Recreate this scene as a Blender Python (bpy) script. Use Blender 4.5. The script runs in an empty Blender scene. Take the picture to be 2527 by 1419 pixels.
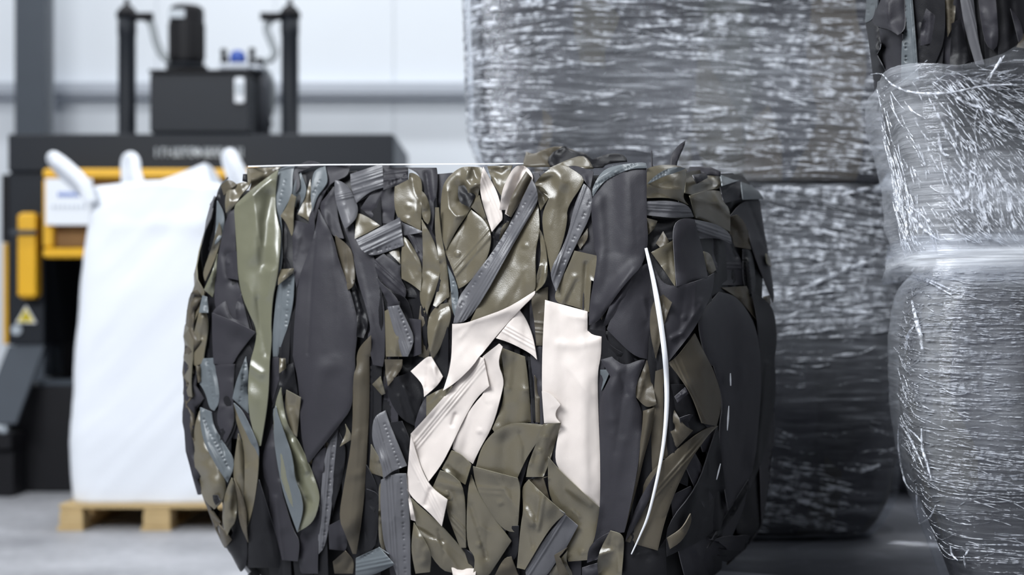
import bpy, math, random
import numpy as np
from mathutils import Vector, geometry

PI = math.pi
C = bpy.context.scene.collection
SC = bpy.context.scene
F = 3510.0                    # focal length in photo pixels (50 mm on a 36 mm sensor)
HX, HY, EYE = 1263.5, 763.0, 1.19
rng = np.random.default_rng(7)
R = random.Random(11)

# ------------------------------------------------------------------ helpers
def lin(r, g, b):
    f = lambda c: (c/255/12.92) if c/255 <= .04045 else ((c/255+.055)/1.055)**2.4
    return (f(r), f(g), f(b), 1)

def at(px, py, Y):
    return Vector(((px-HX)/F*Y, Y, EYE-(py-HY)/F*Y))

def meta(o, label=None, cat=None, group=None, kind=None):
    if label: o['label'] = label
    if cat: o['category'] = cat
    if group: o['group'] = group
    if kind: o['kind'] = kind
    return o

def empty(name, loc, label, cat, group=None, rz=0):
    o = bpy.data.objects.new(name, None)
    C.objects.link(o); o.location = loc; o.rotation_euler = (0, 0, rz)
    return meta(o, label, cat, group)

def link_mesh(name, me, mats, parent=None, world=True):
    o = bpy.data.objects.new(name, me)
    C.objects.link(o)
    for m in (mats if isinstance(mats, (list, tuple)) else [mats]): me.materials.append(m)
    if parent is not None:
        o.parent = parent
        if world:
            from mathutils import Matrix
            M = Matrix.Translation(parent.location) @ parent.rotation_euler.to_matrix().to_4x4()
            o.matrix_parent_inverse = M.inverted()
    return o

def mk(name, verts, faces, mats, parent=None, fm=None, smooth=True, uv=None):
    me = bpy.data.meshes.new(name)
    v = verts.tolist() if hasattr(verts, 'tolist') else verts
    f = faces.tolist() if hasattr(faces, 'tolist') else faces
    me.from_pydata(v, [], f)
    if fm is not None: me.polygons.foreach_set('material_index', np.asarray(fm, dtype=np.int32))
    me.polygons.foreach_set('use_smooth', np.full(len(me.polygons), smooth))
    if uv is not None:
        L = me.uv_layers.new(name='UVMap')
        idx = np.empty(len(me.loops), dtype=np.int32); me.loops.foreach_get('vertex_index', idx)
        L.data.foreach_set('uv', np.asarray(uv)[idx].astype(np.float32).ravel())
    me.update()
    return link_mesh(name, me, mats, parent)

class MB:
    """collects boxes, tubes and prisms into one mesh (world coordinates)"""
    def __init__(s): s.v = []; s.f = []; s.sm = []; s.mi = []
    def add(s, v, f, smooth=False, mi=0):
        n = len(s.v); s.v += [tuple(p) for p in v]
        s.f += [[i+n for i in q] for q in f]; s.sm += [smooth]*len(f); s.mi += [mi]*len(f)
    def box(s, x0, x1, y0, y1, z0, z1, bev=0.0, mi=0):
        if bev <= 0:
            v = [(x, y, z) for z in (z0, z1) for y in (y0, y1) for x in (x0, x1)]
            s.add(v, [(0,2,3,1),(4,5,7,6),(0,1,5,4),(2,6,7,3),(0,4,6,2),(1,3,7,5)], mi=mi); return
        b = bev; V = []; ring = []
        for (zz, ins) in ((z0, b), (z0+b, 0), (z1-b, 0), (z1, b)):
            xs0, xs1, ys0, ys1 = x0+ins, x1-ins, y0+ins, y1-ins
            k = b*(0.3 if ins == 0 else .3)
            r = [(xs0+k, ys0), (xs1-k, ys0), (xs1, ys0+k), (xs1, ys1-k), (xs1-k, ys1), (xs0+k, ys1), (xs0, ys1-k), (xs0, ys0+k)]
            ring.append(len(V)); V += [(x, y, zz) for x, y in r]
        Fc = [list(range(7, -1, -1)), [ring[3]+i for i in range(8)]]
        for k in range(3):
            for i in range(8):
                j = (i+1) % 8
                Fc.append((ring[k]+i, ring[k]+j, ring[k+1]+j, ring[k+1]+i))
        s.add(V, Fc, mi=mi)
    def lathe(s, c, prof, n=24, mi=0):
        V = []; Fc = []
        for (r, z) in prof:
            for i in range(n):
                a = 2*PI*i/n; V.append((c[0]+r*math.cos(a), c[1]+r*math.sin(a), c[2]+z))
        for k in range(len(prof)-1):
            for i in range(n):
                j = (i+1) % n
                Fc.append((k*n+i, k*n+j, (k+1)*n+j, (k+1)*n+i))
        Fc.append(list(range(n-1, -1, -1))); Fc.append([(len(prof)-1)*n+i for i in range(n)])
        s.add(V, Fc, True, mi)
    def tube(s, pts, r, n=10, flat=1.0, mi=0, wid=None):
        P = [Vector(p) for p in pts]; V = []; Fc = []
        ref = Vector((0, 1, 0.01))
        for i, p in enumerate(P):
            t = (P[min(i+1, len(P)-1)]-P[max(i-1, 0)]).normalized()
            a = t.cross(ref);
            if a.length < 1e-3: a = t.cross(Vector((0, 0, 1)))
            a.normalize(); b = a.cross(t).normalized()
            rr = r[i] if isinstance(r, (list, tuple)) else r
            for k in range(n):
                w = 2*PI*k/n
                V.append(p + a*math.cos(w)*rr + b*math.sin(w)*rr*flat)
        for i in range(len(P)-1):
            for k in range(n):
                j = (k+1) % n
                Fc.append((i*n+k, i*n+j, (i+1)*n+j, (i+1)*n+k))
        Fc.append(list(range(n-1, -1, -1))); Fc.append([(len(P)-1)*n+i for i in range(n)])
        s.add(V, Fc, True, mi)
    def prism(s, poly, y0, y1, mi=0):
        n = len(poly)
        V = [(x, y0, z) for x, z in poly]+[(x, y1, z) for x, z in poly]
        Fc = [list(range(n)), list(range(2*n-1, n-1, -1))]+[(i, i+n, (i+1) % n+n, (i+1) % n) for i in range(n)]
        s.add(V, Fc, mi=mi)
    def build(s, name, mats, parent=None):
        me = bpy.data.meshes.new(name); me.from_pydata([tuple(p) for p in s.v], [], s.f)
        me.polygons.foreach_set('use_smooth', s.sm); me.polygons.foreach_set('material_index', s.mi)
        me.update()
        import bmesh
        bm = bmesh.new(); bm.from_mesh(me); bmesh.ops.recalc_face_normals(bm, faces=bm.faces); bm.to_mesh(me); bm.free()
        return link_mesh(name, me, mats, parent)

def spline(pts, n=10):
    P = [Vector(p) for p in pts]; out = []
    for i in range(len(P)-1):
        a = P[max(i-1, 0)]; b = P[i]; c = P[i+1]; d = P[min(i+2, len(P)-1)]
        for k in range(n):
            t = k/n
            out.append(.5*((2*b)+(c-a)*t+(2*a-5*b+4*c-d)*t*t+(3*b-a-3*c+d)*t**3))
    out.append(P[-1]); return out

# value noise in numpy -------------------------------------------------------
_tab = np.random.default_rng(3).random((256, 256))*2-1
def vnoise(x, y):
    xi = np.floor(x).astype(int); yi = np.floor(y).astype(int)
    fx = x-xi; fy = y-yi
    fx = fx*fx*(3-2*fx); fy = fy*fy*(3-2*fy)
    g = lambda i, j: _tab[i & 255, j & 255]
    return (g(xi, yi)*(1-fx)+g(xi+1, yi)*fx)*(1-fy)+(g(xi, yi+1)*(1-fx)+g(xi+1, yi+1)*fx)*fy
def fbm(x, y, o=4):
    r = 0; a = 1; n = 0
    for k in range(o):
        r = r+a*vnoise(x*2**k+17.3*k, y*2**k+9.1*k); n += a; a *= .5
    return r/n

# ------------------------------------------------------------------ materials
def mat(name):
    m = bpy.data.materials.new(name); m.use_nodes = True
    nt = m.node_tree; nt.nodes.clear()
    return m, nt, nt.nodes.new('ShaderNodeOutputMaterial')
def nd(nt, t, **kw):
    n = nt.nodes.new(t)
    for k, v in kw.items():
        if k in n.inputs: n.inputs[k].default_value = v
        else: setattr(n, k, v)
    return n

def plain(name, col, rough=.5, metal=0, var=.12, nscale=6, bump=0.0, bscale=200, spec=.5, emit=0):
    m, nt, out = mat(name); L = nt.links.new
    p = nd(nt, 'ShaderNodeBsdfPrincipled', Roughness=rough, Metallic=metal)
    p.inputs['Specular IOR Level'].default_value = spec
    tc = nd(nt, 'ShaderNodeTexCoord')
    n = nd(nt, 'ShaderNodeTexNoise', Scale=nscale, Detail=4.0)
    L(tc.outputs['Object'], n.inputs['Vector'])
    mx = nd(nt, 'ShaderNodeMix', data_type='RGBA')
    mx.inputs['A'].default_value = tuple(c*(1-var) for c in col[:3])+(1,)
    mx.inputs['B'].default_value = tuple(min(1, c*(1+var)) for c in col[:3])+(1,)
    L(n.outputs['Fac'], mx.inputs['Factor']); L(mx.outputs['Result'], p.inputs['Base Color'])
    if bump:
        b = nd(nt, 'ShaderNodeBump', Strength=bump, Distance=.001)
        n2 = nd(nt, 'ShaderNodeTexNoise', Scale=bscale, Detail=3.0)
        L(tc.outputs['Object'], n2.inputs['Vector']); L(n2.outputs['Fac'], b.inputs['Height'])
        L(b.outputs['Normal'], p.inputs['Normal'])
    if emit:
        p.inputs['Emission Color'].default_value = col; p.inputs['Emission Strength'].default_value = emit
    L(p.outputs['BSDF'], out.inputs['Surface'])
    return m

V = {}   # vinyl kinds: name of the part, material, rim material
def vinyl(code, part, col, rough, spec=.5, rim=(88, 86, 84), bump=.35):
    V[code] = (part, plain(part, lin(*col), rough, var=.13, nscale=9, bump=bump, bscale=420, spec=spec),
               plain(part+'_cut_edge', lin(*rim), .8, var=.2, nscale=60))
vinyl('O', 'olive_vinyl_sheet', (93, 87, 72), .31, .75, (140, 136, 118))
vinyl('N', 'green_olive_vinyl_sheet', (101, 101, 84), .28, .85, (150, 150, 132))
vinyl('W', 'brown_olive_vinyl_sheet', (76, 70, 59), .42, .35, (116, 108, 94))
vinyl('K', 'charcoal_vinyl_sheet', (46, 45, 50), .52, .26, (104, 103, 106))
vinyl('J', 'black_vinyl_and_gap_shade', (24, 24, 27), .45, .22, (78, 78, 82))  # black sheets, some of them painting the shade of voids between sheets
vinyl('S', 'slate_grey_trim_strip', (88, 94, 98), .4, .45, (140, 146, 150))
vinyl('G', 'grey_ribbed_trim_strip', (86, 86, 90), .4, .5, (140, 140, 142))
vinyl('B', 'beige_vinyl_sheet', (204, 195, 189), .5, .4, (214, 207, 201), bump=.2)
CORE = plain('compressed_core', lin(16, 16, 18), .9, var=.3)  # near-black colour paints the shade in the gaps
STRAP = plain('strapping_white', lin(232, 234, 238), .35, var=.03)

# ------------------------------------------------------------------ a bale body: bulging rounded block
class Body:
    def __init__(s, cx, cy, th, aL, aR, b, n, prof, kx=1, kf=.5, kb=.8, kr=None):
        s.c = (cx, cy); s.th = math.radians(th); s.aL, s.aR, s.b, s.n = aL, aR, b, n
        z, e = zip(*prof); zz = np.linspace(z[0], z[-1], 400); ee = np.interp(zz, z, e)
        k = np.hanning(41); k /= k.sum()
        s.zz = zz; s.ee = np.convolve(np.pad(ee, 20, mode='edge'), k, 'valid')
        s.kx, s.kf, s.kb = kx, kf, kb; s.kr = kx if kr is None else kr
        s.ct, s.st = math.cos(s.th), math.sin(s.th)
    def e(s, z): return np.interp(z, s.zz, s.ee)
    def radii(s, x, y, z, h=0):
        e = s.e(z)
        a = np.where(x < 0, s.aL+e*s.kx, s.aR+e*np.where(e < 0, 1.15, s.kr))+h
        b = s.b+e*np.where(y < 0, s.kf, s.kb)+h
        return a, b
    def local(s, P):
        dx = P[..., 0]-s.c[0]; dy = P[..., 1]-s.c[1]
        return dx*s.ct-dy*s.st, dx*s.st+dy*s.ct
    def world(s, x, y, z):
        return np.stack([s.c[0]+x*s.ct+y*s.st, s.c[1]-x*s.st+y*s.ct, z+0*x], -1)
    def f(s, P, h=0):
        x, y = s.local(P); a, b = s.radii(x, y, P[..., 2], h)
        return (np.abs(x/a)**s.n+np.abs(y/b)**s.n)**(1/s.n)-1
    def normal(s, P, h=0):
        eps = 2e-3; g = []
        for k in range(3):
            d = np.zeros(3); d[k] = eps
            g.append(s.f(P+d, h)-s.f(P-d, h))
        g = np.stack(g, -1); return g/(np.linalg.norm(g, axis=-1, keepdims=True)+1e-12)
    def cast(s, px, py, h, cam, near, far):
        """points where the view rays meet the body grown by h"""
        O, d = cam(px, py)
        ts = np.linspace(near, far, 90)
        P = O[None, None]+d[:, None]*ts[None, :, None]
        fv = s.f(P, h[:, None])
        neg = fv < 0
        hit = neg.any(1); k = np.where(hit, neg.argmax(1), fv.argmin(1))
        lo = ts[np.maximum(k-1, 0)]; hi = ts[k].copy(); lo = lo.copy()
        for _ in range(14):
            m = (lo+hi)/2; inside = s.f(O+d*m[:, None], h) < 0
            hi = np.where(inside, m, hi); lo = np.where(inside, lo, m)
        t = np.where(hit, hi, ts[k])
        P = O+d*t[:, None]
        if not hit.all():
            q = ~hit; Q = P[q]; hq = h[q]
            for _ in range(6):
                f0 = s.f(Q, hq); g = s.normal(Q, hq); f1 = s.f(Q-g*.01, hq)
                Q = Q-g*np.clip(f0/np.maximum((f0-f1)/.01, .3), -.1, .1)[:, None]
            P[q] = Q
        P[:, 2] = np.maximum(P[:, 2], s.zz[0]+.037)
        return P, s.normal(P, h)
    def polar(s, phi, z, h=0):
        c, sn = np.cos(phi), np.sin(phi)
        a, b = s.radii(c, sn, z, h)
        r = (np.abs(c/a)**s.n+np.abs(sn/b)**s.n)**(-1/s.n)
        return s.world(r*c, r*sn, z)
    def arc(s):
        """arc-length table of the mid cross-section: returns s, phi, total; starts at the back"""
        ph = np.linspace(PI/2, PI/2+2*PI, 4001); z = np.full_like(ph, float(np.mean(s.zz)))
        P = s.polar(ph, z); d = np.r_[0, np.cumsum(np.linalg.norm(np.diff(P, axis=0), axis=1))]
        return d, ph, d[-1]

def photo_cam(px, py):
    d = np.stack([(px-HX)/F, np.ones_like(px), -(py-HY)/F], -1)
    return np.array([0, 0, EYE]), d
def other_cam(body, ang, dist=4.0):
    """a view of another side of a bale, for laying the sheets there"""
    c, sn = math.cos(ang), math.sin(ang)
    fwd = np.array([-c, -sn, 0]); right = np.array([-sn, c, 0])
    O = np.array([body.c[0]+c*dist, body.c[1]+sn*dist, 1.0])
    def cam(px, py):
        return O, fwd[None]+right[None]*((px-1000)/1000)[:, None]+np.array([0, 0, 1.0])[None]*(-(py-700)/1000)[:, None]
    return cam

# ------------------------------------------------------------------ sheets draped over a bale
def chaikin(P, it=2):
    P = np.asarray(P, float)
    for _ in range(it):
        out = []; n = len(P)
        for i in range(n):
            a, b, c = P[i-1], P[i], P[(i+1) % n]
            u = (b-a)/(np.linalg.norm(b-a)+1e-9); w = (c-b)/(np.linalg.norm(c-b)+1e-9)
            if u@w > .55:
                out += [b+(a-b)*.25, b+(c-b)*.25]
            else: out.append(b)
        P = np.array(out)
    return P
def inside(P, x, y):
    r = np.zeros(x.shape, bool); n = len(P); j = n-1
    for i in range(n):
        xi, yi = P[i]; xj, yj = P[j]
        if yi != yj:
            r ^= ((yi > y) != (yj > y)) & (x < (xj-xi)*(y-yi)/(yj-yi)+xi)
        j = i
    return r
def dist_poly(P, x, y, closed=True):
    d = np.full(x.shape, 1e9); n = len(P)
    for i in range(n if closed else n-1):
        a = P[i]; b = P[(i+1) % n]; ab = b-a; L = ab@ab+1e-9
        t = np.clip(((x-a[0])*ab[0]+(y-a[1])*ab[1])/L, 0, 1)
        d = np.minimum(d, np.hypot(x-a[0]-t*ab[0], y-a[1]-t*ab[1]))
    return d
def boxblur(A, r):
    for ax in (0, 1):
        k = 2*r+1; p = [(0, 0), (0, 0)]; p[ax] = (r+1, r)
        c = np.cumsum(np.pad(A, p, mode='edge'), axis=ax)
        A = (c[k:]-c[:-k])/k if ax == 0 else (c[:, k:]-c[:, :-k])/k
    return A
def dilate(A, r):
    for ax in (0, 1):
        B = A.copy()
        for k in range(1, r+1):
            s1 = [slice(None)]*2; s2 = [slice(None)]*2
            s1[ax] = slice(k, None); s2[ax] = slice(None, -k)
            B[tuple(s1)] = np.maximum(B[tuple(s1)], A[tuple(s2)]); B[tuple(s2)] = np.maximum(B[tuple(s2)], A[tuple(s1)])
        A = B
    return A

class Sheets:
    def __init__(s, body, parent, cam, box, near, far, st=2, h0=None):
        s.body, s.parent, s.cam, s.near, s.far, s.st = body, parent, cam, near, far, st
        s.x0, s.y0, x1, y1 = box
        s.gx = np.arange(s.x0, x1, st); s.gy = np.arange(s.y0, y1, st)
        s.X, s.Y = np.meshgrid(s.gx, s.gy)
        s.H = (fbm(s.X/60, s.Y/400, 3)*.02 if h0 is None else h0(s.X, s.Y))
    def add(s, kind, poly, dz=0, tilt=None, folds=(), ridges=None, holes=None, bumps=(), pil=1.6, auto=1.0, res=4.5, thick=.0032, noise=1.0, label=None, flat=False):
        part, m, rim = V[kind]
        if ridges or holes: res = min(res, 2.3)
        P = chaikin(poly)
        x0, y0 = P.min(0); x1, y1 = P.max(0)
        i0 = max(int((x0-s.x0)/s.st)-16, 0); i1 = min(int((x1-s.x0)/s.st)+18, len(s.gx))
        j0 = max(int((y0-s.y0)/s.st)-16, 0); j1 = min(int((y1-s.y0)/s.st)+18, len(s.gy))
        X = s.X[j0:j1, i0:i1]; Y = s.Y[j0:j1, i0:i1]; H = s.H[j0:j1, i0:i1]
        M = inside(P, X, Y)
        if M.sum() < 6: M = dist_poly(P, X, Y) < 4
        lo = H[M].min()-.004
        D = dilate(np.where(M, H, lo), 4)
        W = M.astype(float); N = np.where(M, np.maximum(D, lo), 0)
        for _ in range(2): N = boxblur(N, 6); W = boxblur(W, 6)
        W2, N2 = W, N
        h = np.where(W2 > 1e-4, N2/np.maximum(W2, 1e-4), lo)+.0042+dz*.0015
        # outline and inner points
        per = []; n = len(P)
        for i in range(n):
            a, b = P[i], P[(i+1) % n]; k = max(1, int(np.linalg.norm(b-a)/res))
            per += [a+(b-a)*t/k for t in range(k)]
        per = np.array(per)
        gx = np.arange(x0, x1, res); gy = np.arange(y0, y1, res*.87)
        GX, GY = np.meshgrid(gx, gy); GX = GX+(np.arange(len(gy)) % 2*res/2)[:, None]
        GX = GX.ravel(); GY = GY.ravel()
        ok = inside(P, GX, GY); GX, GY = GX[ok], GY[ok]
        if len(GX):
            ok = dist_poly(P, GX, GY) > res*.55; GX, GY = GX[ok], GY[ok]
        pts = np.r_[per, np.stack([GX, GY], -1)] if len(GX) else per
        ne = len(per)
        vs, es, fs, *_ = geometry.delaunay_2d_cdt([Vector(p) for p in pts], [(i, (i+1) % ne) for i in range(ne)], [], 1, 1e-3)
        Q = np.array([(v.x, v.y) for v in vs])
        fs = [list(f) for f in fs]
        if not fs: return None
        x, y = Q[:, 0], Q[:, 1]
        # height of every point
        fx = np.clip((x-s.gx[i0])/s.st, 0, h.shape[1]-1.001); fy = np.clip((y-s.gy[j0])/s.st, 0, h.shape[0]-1.001)
        ix, iy = fx.astype(int), fy.astype(int); tx, ty = fx-ix, fy-iy
        hv = (h[iy, ix]*(1-tx)+h[iy, ix+1]*tx)*(1-ty)+(h[iy+1, ix]*(1-tx)+h[iy+1, ix+1]*tx)*ty
        cen = P.mean(0); U, S_, Vt = np.linalg.svd(per-per.mean(0), full_matrices=False)
        ax, pr = Vt[0], Vt[1]; wid = np.ptp((per-cen)@pr)/2+1
        d = dist_poly(P, x, y)
        if tilt is None: tilt = R.choice((-1, 1))*R.uniform(2, 8) if not flat else R.uniform(-1.5, 1.5)
        lift = (R.uniform(3, 12) if not flat else R.uniform(1, 4)); la = R.uniform(0, 2*PI)
        bow = R.uniform(-5, 9) if not flat else R.uniform(-1, 4)
        def rel(x, y):
            q = (x-cen[0])*pr[0]+(y-cen[1])*pr[1]
            dd = dist_poly(P, x, y)
            an = np.arctan2(y-cen[1], x-cen[0])
            return (tilt*q/wid+bow*(1-np.clip(q/wid, -1, 1)**2)+pil*(1-np.exp(-dd/13))+lift*np.exp(-dd/11)*np.clip(np.cos(an-la), 0, 1)**1.5)*.001
        hv = hv+rel(x, y)
        F2 = list(folds)
        if ridges: auto = min(auto, .35)
        if auto > 0 and not flat:
            for _ in range(2 if wid < 45 else 3):
                off = R.uniform(-.75, .75)*wid; wob = R.uniform(-.35, .35)*wid
                L = np.ptp((per-cen)@ax)/2
                t0, t1 = sorted((R.uniform(-1, .4), R.uniform(-.2, 1)))
                F2.append(([cen+ax*L*t0+pr*off, cen+ax*L*(t0+t1)/2+pr*(off+wob*.5), cen+ax*L*t1+pr*(off+wob)],
                           R.uniform(5, 15), R.choice((-1, 1))*R.uniform(2.5, 6)*auto))
        for fp, fw, amp in F2:
            fp = np.asarray(fp, float)
            df = dist_poly(fp, x, y, False)
            if R.random() < .5: hv = hv+amp*.00125*np.exp(-df/fw*1.1)
            else: hv = hv+amp*.00125*np.exp(-(df/fw)**2)
        sd = R.uniform(0, 90)
        hv = hv+noise*.0016*fbm(x/38+sd, y/60+sd, 3)
        if ridges:
            p0, p1, offs, amp, w = ridges
            p0, p1 = np.asarray(p0, float), np.asarray(p1, float)
            t = (p1-p0)/np.linalg.norm(p1-p0); nn = np.array([-t[1], t[0]])
            q = (x-p0[0])*nn[0]+(y-p0[1])*nn[1]
            for o in offs: hv = hv+amp*.0012*np.exp(-((q-o)/w)**2)
        if holes:
            p0, p1, k = holes
            p0, p1 = np.asarray(p0, float), np.asarray(p1, float)
            t = (p1-p0)/np.linalg.norm(p1-p0)
            for i in range(k):
                c = p0+(p1-p0)*(i/max(1, k-1))
                for dd in (-4.2, 4.2):
                    cc = c+t*dd
                    hv = hv-.0034*np.exp(-(((x-cc[0])**2+(y-cc[1])**2)/3.0**2))
        for bx, by in bumps:
            rr = np.hypot(x-bx, y-by)
            hv = hv+.0035*np.clip(1-(rr/8.5)**2, 0, 1)**.6
        hv = hv-.0009*np.exp(-(d/2.6)**2)
        Pt, Nn = s.body.cast(x, y, hv, s.cam, s.near, s.far)
        # update the drape map
        hm = h+rel(X, Y)
        s.H[j0:j1, i0:i1] = np.where(M, hm, H)
        nv = len(Pt)
        # boundary loop of the triangulation
        ec = {}
        for f in fs:
            for k in range(len(f)):
                a, b = f[k], f[(k+1) % len(f)]
                ec[(min(a, b), max(a, b))] = ec.get((min(a, b), max(a, b)), 0)+1
        bd = {k for k, c in ec.items() if c == 1}
        # orient faces outward
        a, b, c = Pt[[f[0] for f in fs]], Pt[[f[1] for f in fs]], Pt[[f[2] for f in fs]]
        nn = np.cross(b-a, c-a); sgn = np.einsum('ij,ij->i', nn, Nn[[f[0] for f in fs]])
        if np.median(sgn) < 0: fs = [f[::-1] for f in fs]
        back = Pt-Nn*thick
        faces = fs+[[i+nv for i in f[::-1]] for f in fs]
        fm = [0]*(2*len(fs))
        for f in fs:
            for k in range(len(f)):
                p, q = f[k], f[(k+1) % len(f)]
                if (min(p, q), max(p, q)) in bd:
                    faces.append([q, p, p+nv, q+nv]); fm.append(1)
        o = mk(part, np.r_[Pt, back], faces, [m, rim], s.parent, fm)
        # crisp cut edge
        me = o.data
        att = me.attributes.new('sharp_edge', 'BOOLEAN', 'EDGE')
        ev = np.empty(len(me.edges)*2, dtype=np.int32); me.edges.foreach_get('vertices', ev); ev = ev.reshape(-1, 2)
        bset = np.zeros(nv*2, bool)
        sh = [((min(a, b), max(a, b)) in bd) or ((min(a, b)-nv, max(a, b)-nv) in bd) for a, b in ev.tolist()]
        att.data.foreach_set('value', sh)
        if label: o['label'] = label
        return o
# ------------------------------------------------------------------ the strapped bale in the middle
PROF = [(.30,-.17),(.36,-.10),(.42,-.05),(.50,-.005),(.65,.05),(.78,.078),(1.0,.09),(1.15,.082),(1.34,.05),(1.5,.015),(1.545,0),(1.575,-.015),(1.61,-.06)]
BB = Body(-.1, 4.405, 25, .70, .785, .47, 11, PROF, .95, .5, .5, .5)
bale = empty('vinyl_offcut_bale', (BB.c[0], BB.c[1], .33), 'strapped bale of crushed olive, charcoal and beige vinyl sheets, without film, at the front', 'bale')

def core_mesh(body, name, parent, z0, z1, inset, m, amp=.012, nphi=150, nz=60, seed=0):
    d, ph, tot = body.arc()
    sp = np.linspace(0, tot, nphi, endpoint=False); phi = np.interp(sp, d, ph)
    zz = np.linspace(z0, z1, nz)
    PH, ZZ = np.meshgrid(phi, zz); S2, _ = np.meshgrid(sp, zz)
    h = -inset+amp*fbm(S2*14+seed, ZZ*3+seed, 3)
    P = body.polar(PH.ravel(), ZZ.ravel(), h.ravel())
    fs = []
    for k in range(nz-1):
        for i in range(nphi):
            j = (i+1) % nphi; fs.append([k*nphi+i, k*nphi+j, (k+1)*nphi+j, (k+1)*nphi+i])
    fs.append(list(range(nphi-1, -1, -1))); fs.append([(nz-1)*nphi+i for i in range(nphi)])
    o = mk(name, P, fs, m, parent)
    return o
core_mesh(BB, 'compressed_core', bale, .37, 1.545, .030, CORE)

S = Sheets(BB, bale, photo_cam, (430, 340, 1980, 1500), 3.1, 5.6)
def crop(x0, y0, k): return lambda *p: [(x0+a*k, y0+b*k) for a, b in p]
cA = crop(460, 380, .35236); cB = crop(460, 880, .37994); cC = crop(900, 380, .35236)
cD = crop(900, 880, .37994); cE = crop(1380, 380, .36649); cF = crop(1380, 880, .37992)
px = lambda *p: list(p)
add = S.add

# a first layer of creased vertical sheets, seen only in the gaps and mostly black to paint their shade
fill = []
x = 470
while x < 1900:
    w = R.uniform(40, 85)
    ya = R.choice((425, 430, 640, 820)); yb = R.choice((1000, 1200, 1480, 1480))
    k = R.choice('JJJK')
    s_ = R.uniform(-30, 30)
    add(k, px((x, ya), (x+w*.6, ya-4), (x+w, ya+40), (x+w+s_, (ya+yb)/2), (x+w*.9, yb), (x+w*.3, yb-20), (x-6+s_, (ya+yb)/2)), dz=-9, auto=1.3, res=9)
    x += w*.62
for q in range(22):
    x = R.uniform(500, 1880); y = R.uniform(560, 1360); L = R.uniform(60, 170); w = R.uniform(18, 42); a = R.uniform(-.5, .5)+PI/2
    c, s_ = math.cos(a), math.sin(a)
    add(R.choice('JJKKW'), px(*[(x+u*c*L-v*s_*w, y+u*s_*L+v*c*w) for u, v in ((-1, -.6), (-.9, .8), (0, 1), (.9, .7), (1, -.5), (.1, -1))]), dz=-7, auto=1.3, res=8)

# --- left edge, top
add('J', cA((230,240),(262,215),(300,290),(290,420),(250,410),(214,330)), dz=-4)
add('K', cA((340,380),(345,640),(350,870),(385,980),(460,1240),(300,1190),(200,1090),(195,960),(205,850),(230,660),(285,420)), folds=[(cA((300,420),(300,560),(250,720),(270,860)),14,5)])
add('S', cA((213,326),(272,425),(250,590),(190,640),(206,520)), dz=2)
add('O', cA((228,480),(252,560),(200,740),(130,890),(112,830),(165,690),(204,560)), dz=3)
add('N', cA((215,700),(205,860),(195,960),(182,1002),(122,950),(150,890),(190,800)), folds=[(cA((160,930),(200,800)),9,5)])
add('K', cA((352,680),(282,700),(268,760),(290,870),(362,884)), tilt=5)
add('K', cA((198,1080),(270,1030),(310,1150),(352,1165),(340,1060),(380,980),(430,1180),(445,1245),(180,1120)), folds=[(cA((290,1040),(320,1160),(352,1160)),8,-5)])
add('K', cA((178,1112),(330,1170),(482,1246),(352,1412),(330,1465),(300,1480),(190,1470),(180,1300)), dz=6, flat=True, tilt=6, pil=2)
add('W', cA((75,1100),(130,960),(112,1130),(60,1300),(38,1340),(50,1200)), dz=0)
add('O', cA((95,1080),(140,1110),(152,1200),(142,1300),(118,1419))+cB((112,40),(60,62),(34,40))+cA((42,1300),(70,1180)), dz=2, folds=[(cA((110,1150),(85,1300)),10,5)])
add('S', cA((112,990),(142,1000),(152,1112),(88,1112),(100,1040)), dz=3)
add('W', cB((60,60),(95,60),(100,160),(75,170)), dz=1)
add('S', cB((98,12),(172,8),(200,130),(218,292),(180,352),(150,340),(122,230),(68,150),(88,60)), holes=(cB((140,40))[0], cB((175,250))[0], 4), folds=[(cB((120,60),(190,320)),12,4)])
add('K', cB((178,50),(312,48),(300,280),(312,440),(250,560),(190,420),(217,292)), dz=-2)
add('O', cB((60,160),(50,300),(66,370),(85,345),(70,260)), dz=0)
add('O', cB((85,350),(92,480),(142,600),(262,812),(240,940),(180,992),(110,930),(62,790),(45,620),(50,450)), folds=[(cB((80,430),(100,620),(180,830)),22,7), (cB((165,650),(170,760)),12,-4)], dz=2)
add('J', cB((170,900),(200,900),(218,940),(190,965),(172,935)), dz=-1, res=3)
add('S', cB((88,330),(160,360),(172,450),(240,560),(322,690),(266,818),(200,722),(122,580),(90,460)), dz=4, tilt=4, holes=(cB((120,420))[0], cB((262,700))[0], 7), folds=[(cB((100,360),(130,560),(255,780)),6,4)])
add('S', cB((385,0),(402,100),(402,370),(372,340),(298,272),(322,160)), dz=2, folds=[(cB((350,60),(345,260)),14,4)], holes=(cB((380,60))[0], cB((350,280))[0], 4))
add('O', cB((335,500),(388,640),(376,960),(320,822),(298,760)), tilt=6)
add('O', cB((298,300),(360,350),(420,480),(470,590),(466,760),(440,960),(402,1090),(384,1122),(374,980),(380,700),(370,560),(330,450)), dz=4, tilt=-5, folds=[(cB((360,420),(440,620),(420,900)),14,4)])
add('S', cB((305,300),(362,350),(425,480),(472,590),(468,680),(440,620),(390,500),(340,400)), dz=2)
add('W', cB((210,1090),(262,1150),(292,1192),(250,1244),(222,1202)))
add('O', cB((245,900),(292,788),(330,890),(322,1070),(280,1120),(264,1164),(228,1070)), dz=4, tilt=5, folds=[(cB((290,830),(290,1050)),12,5)])
add('J', cB((290,1180),(330,1060),(402,1200),(385,1380),(330,1412),(258,1332),(246,1250)), dz=-6)  # black sheet painting the dark of an open void
add('W', cB((305,790),(385,960),(390,1130),(400,1210),(340,1080),(330,890)), dz=1)

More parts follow.
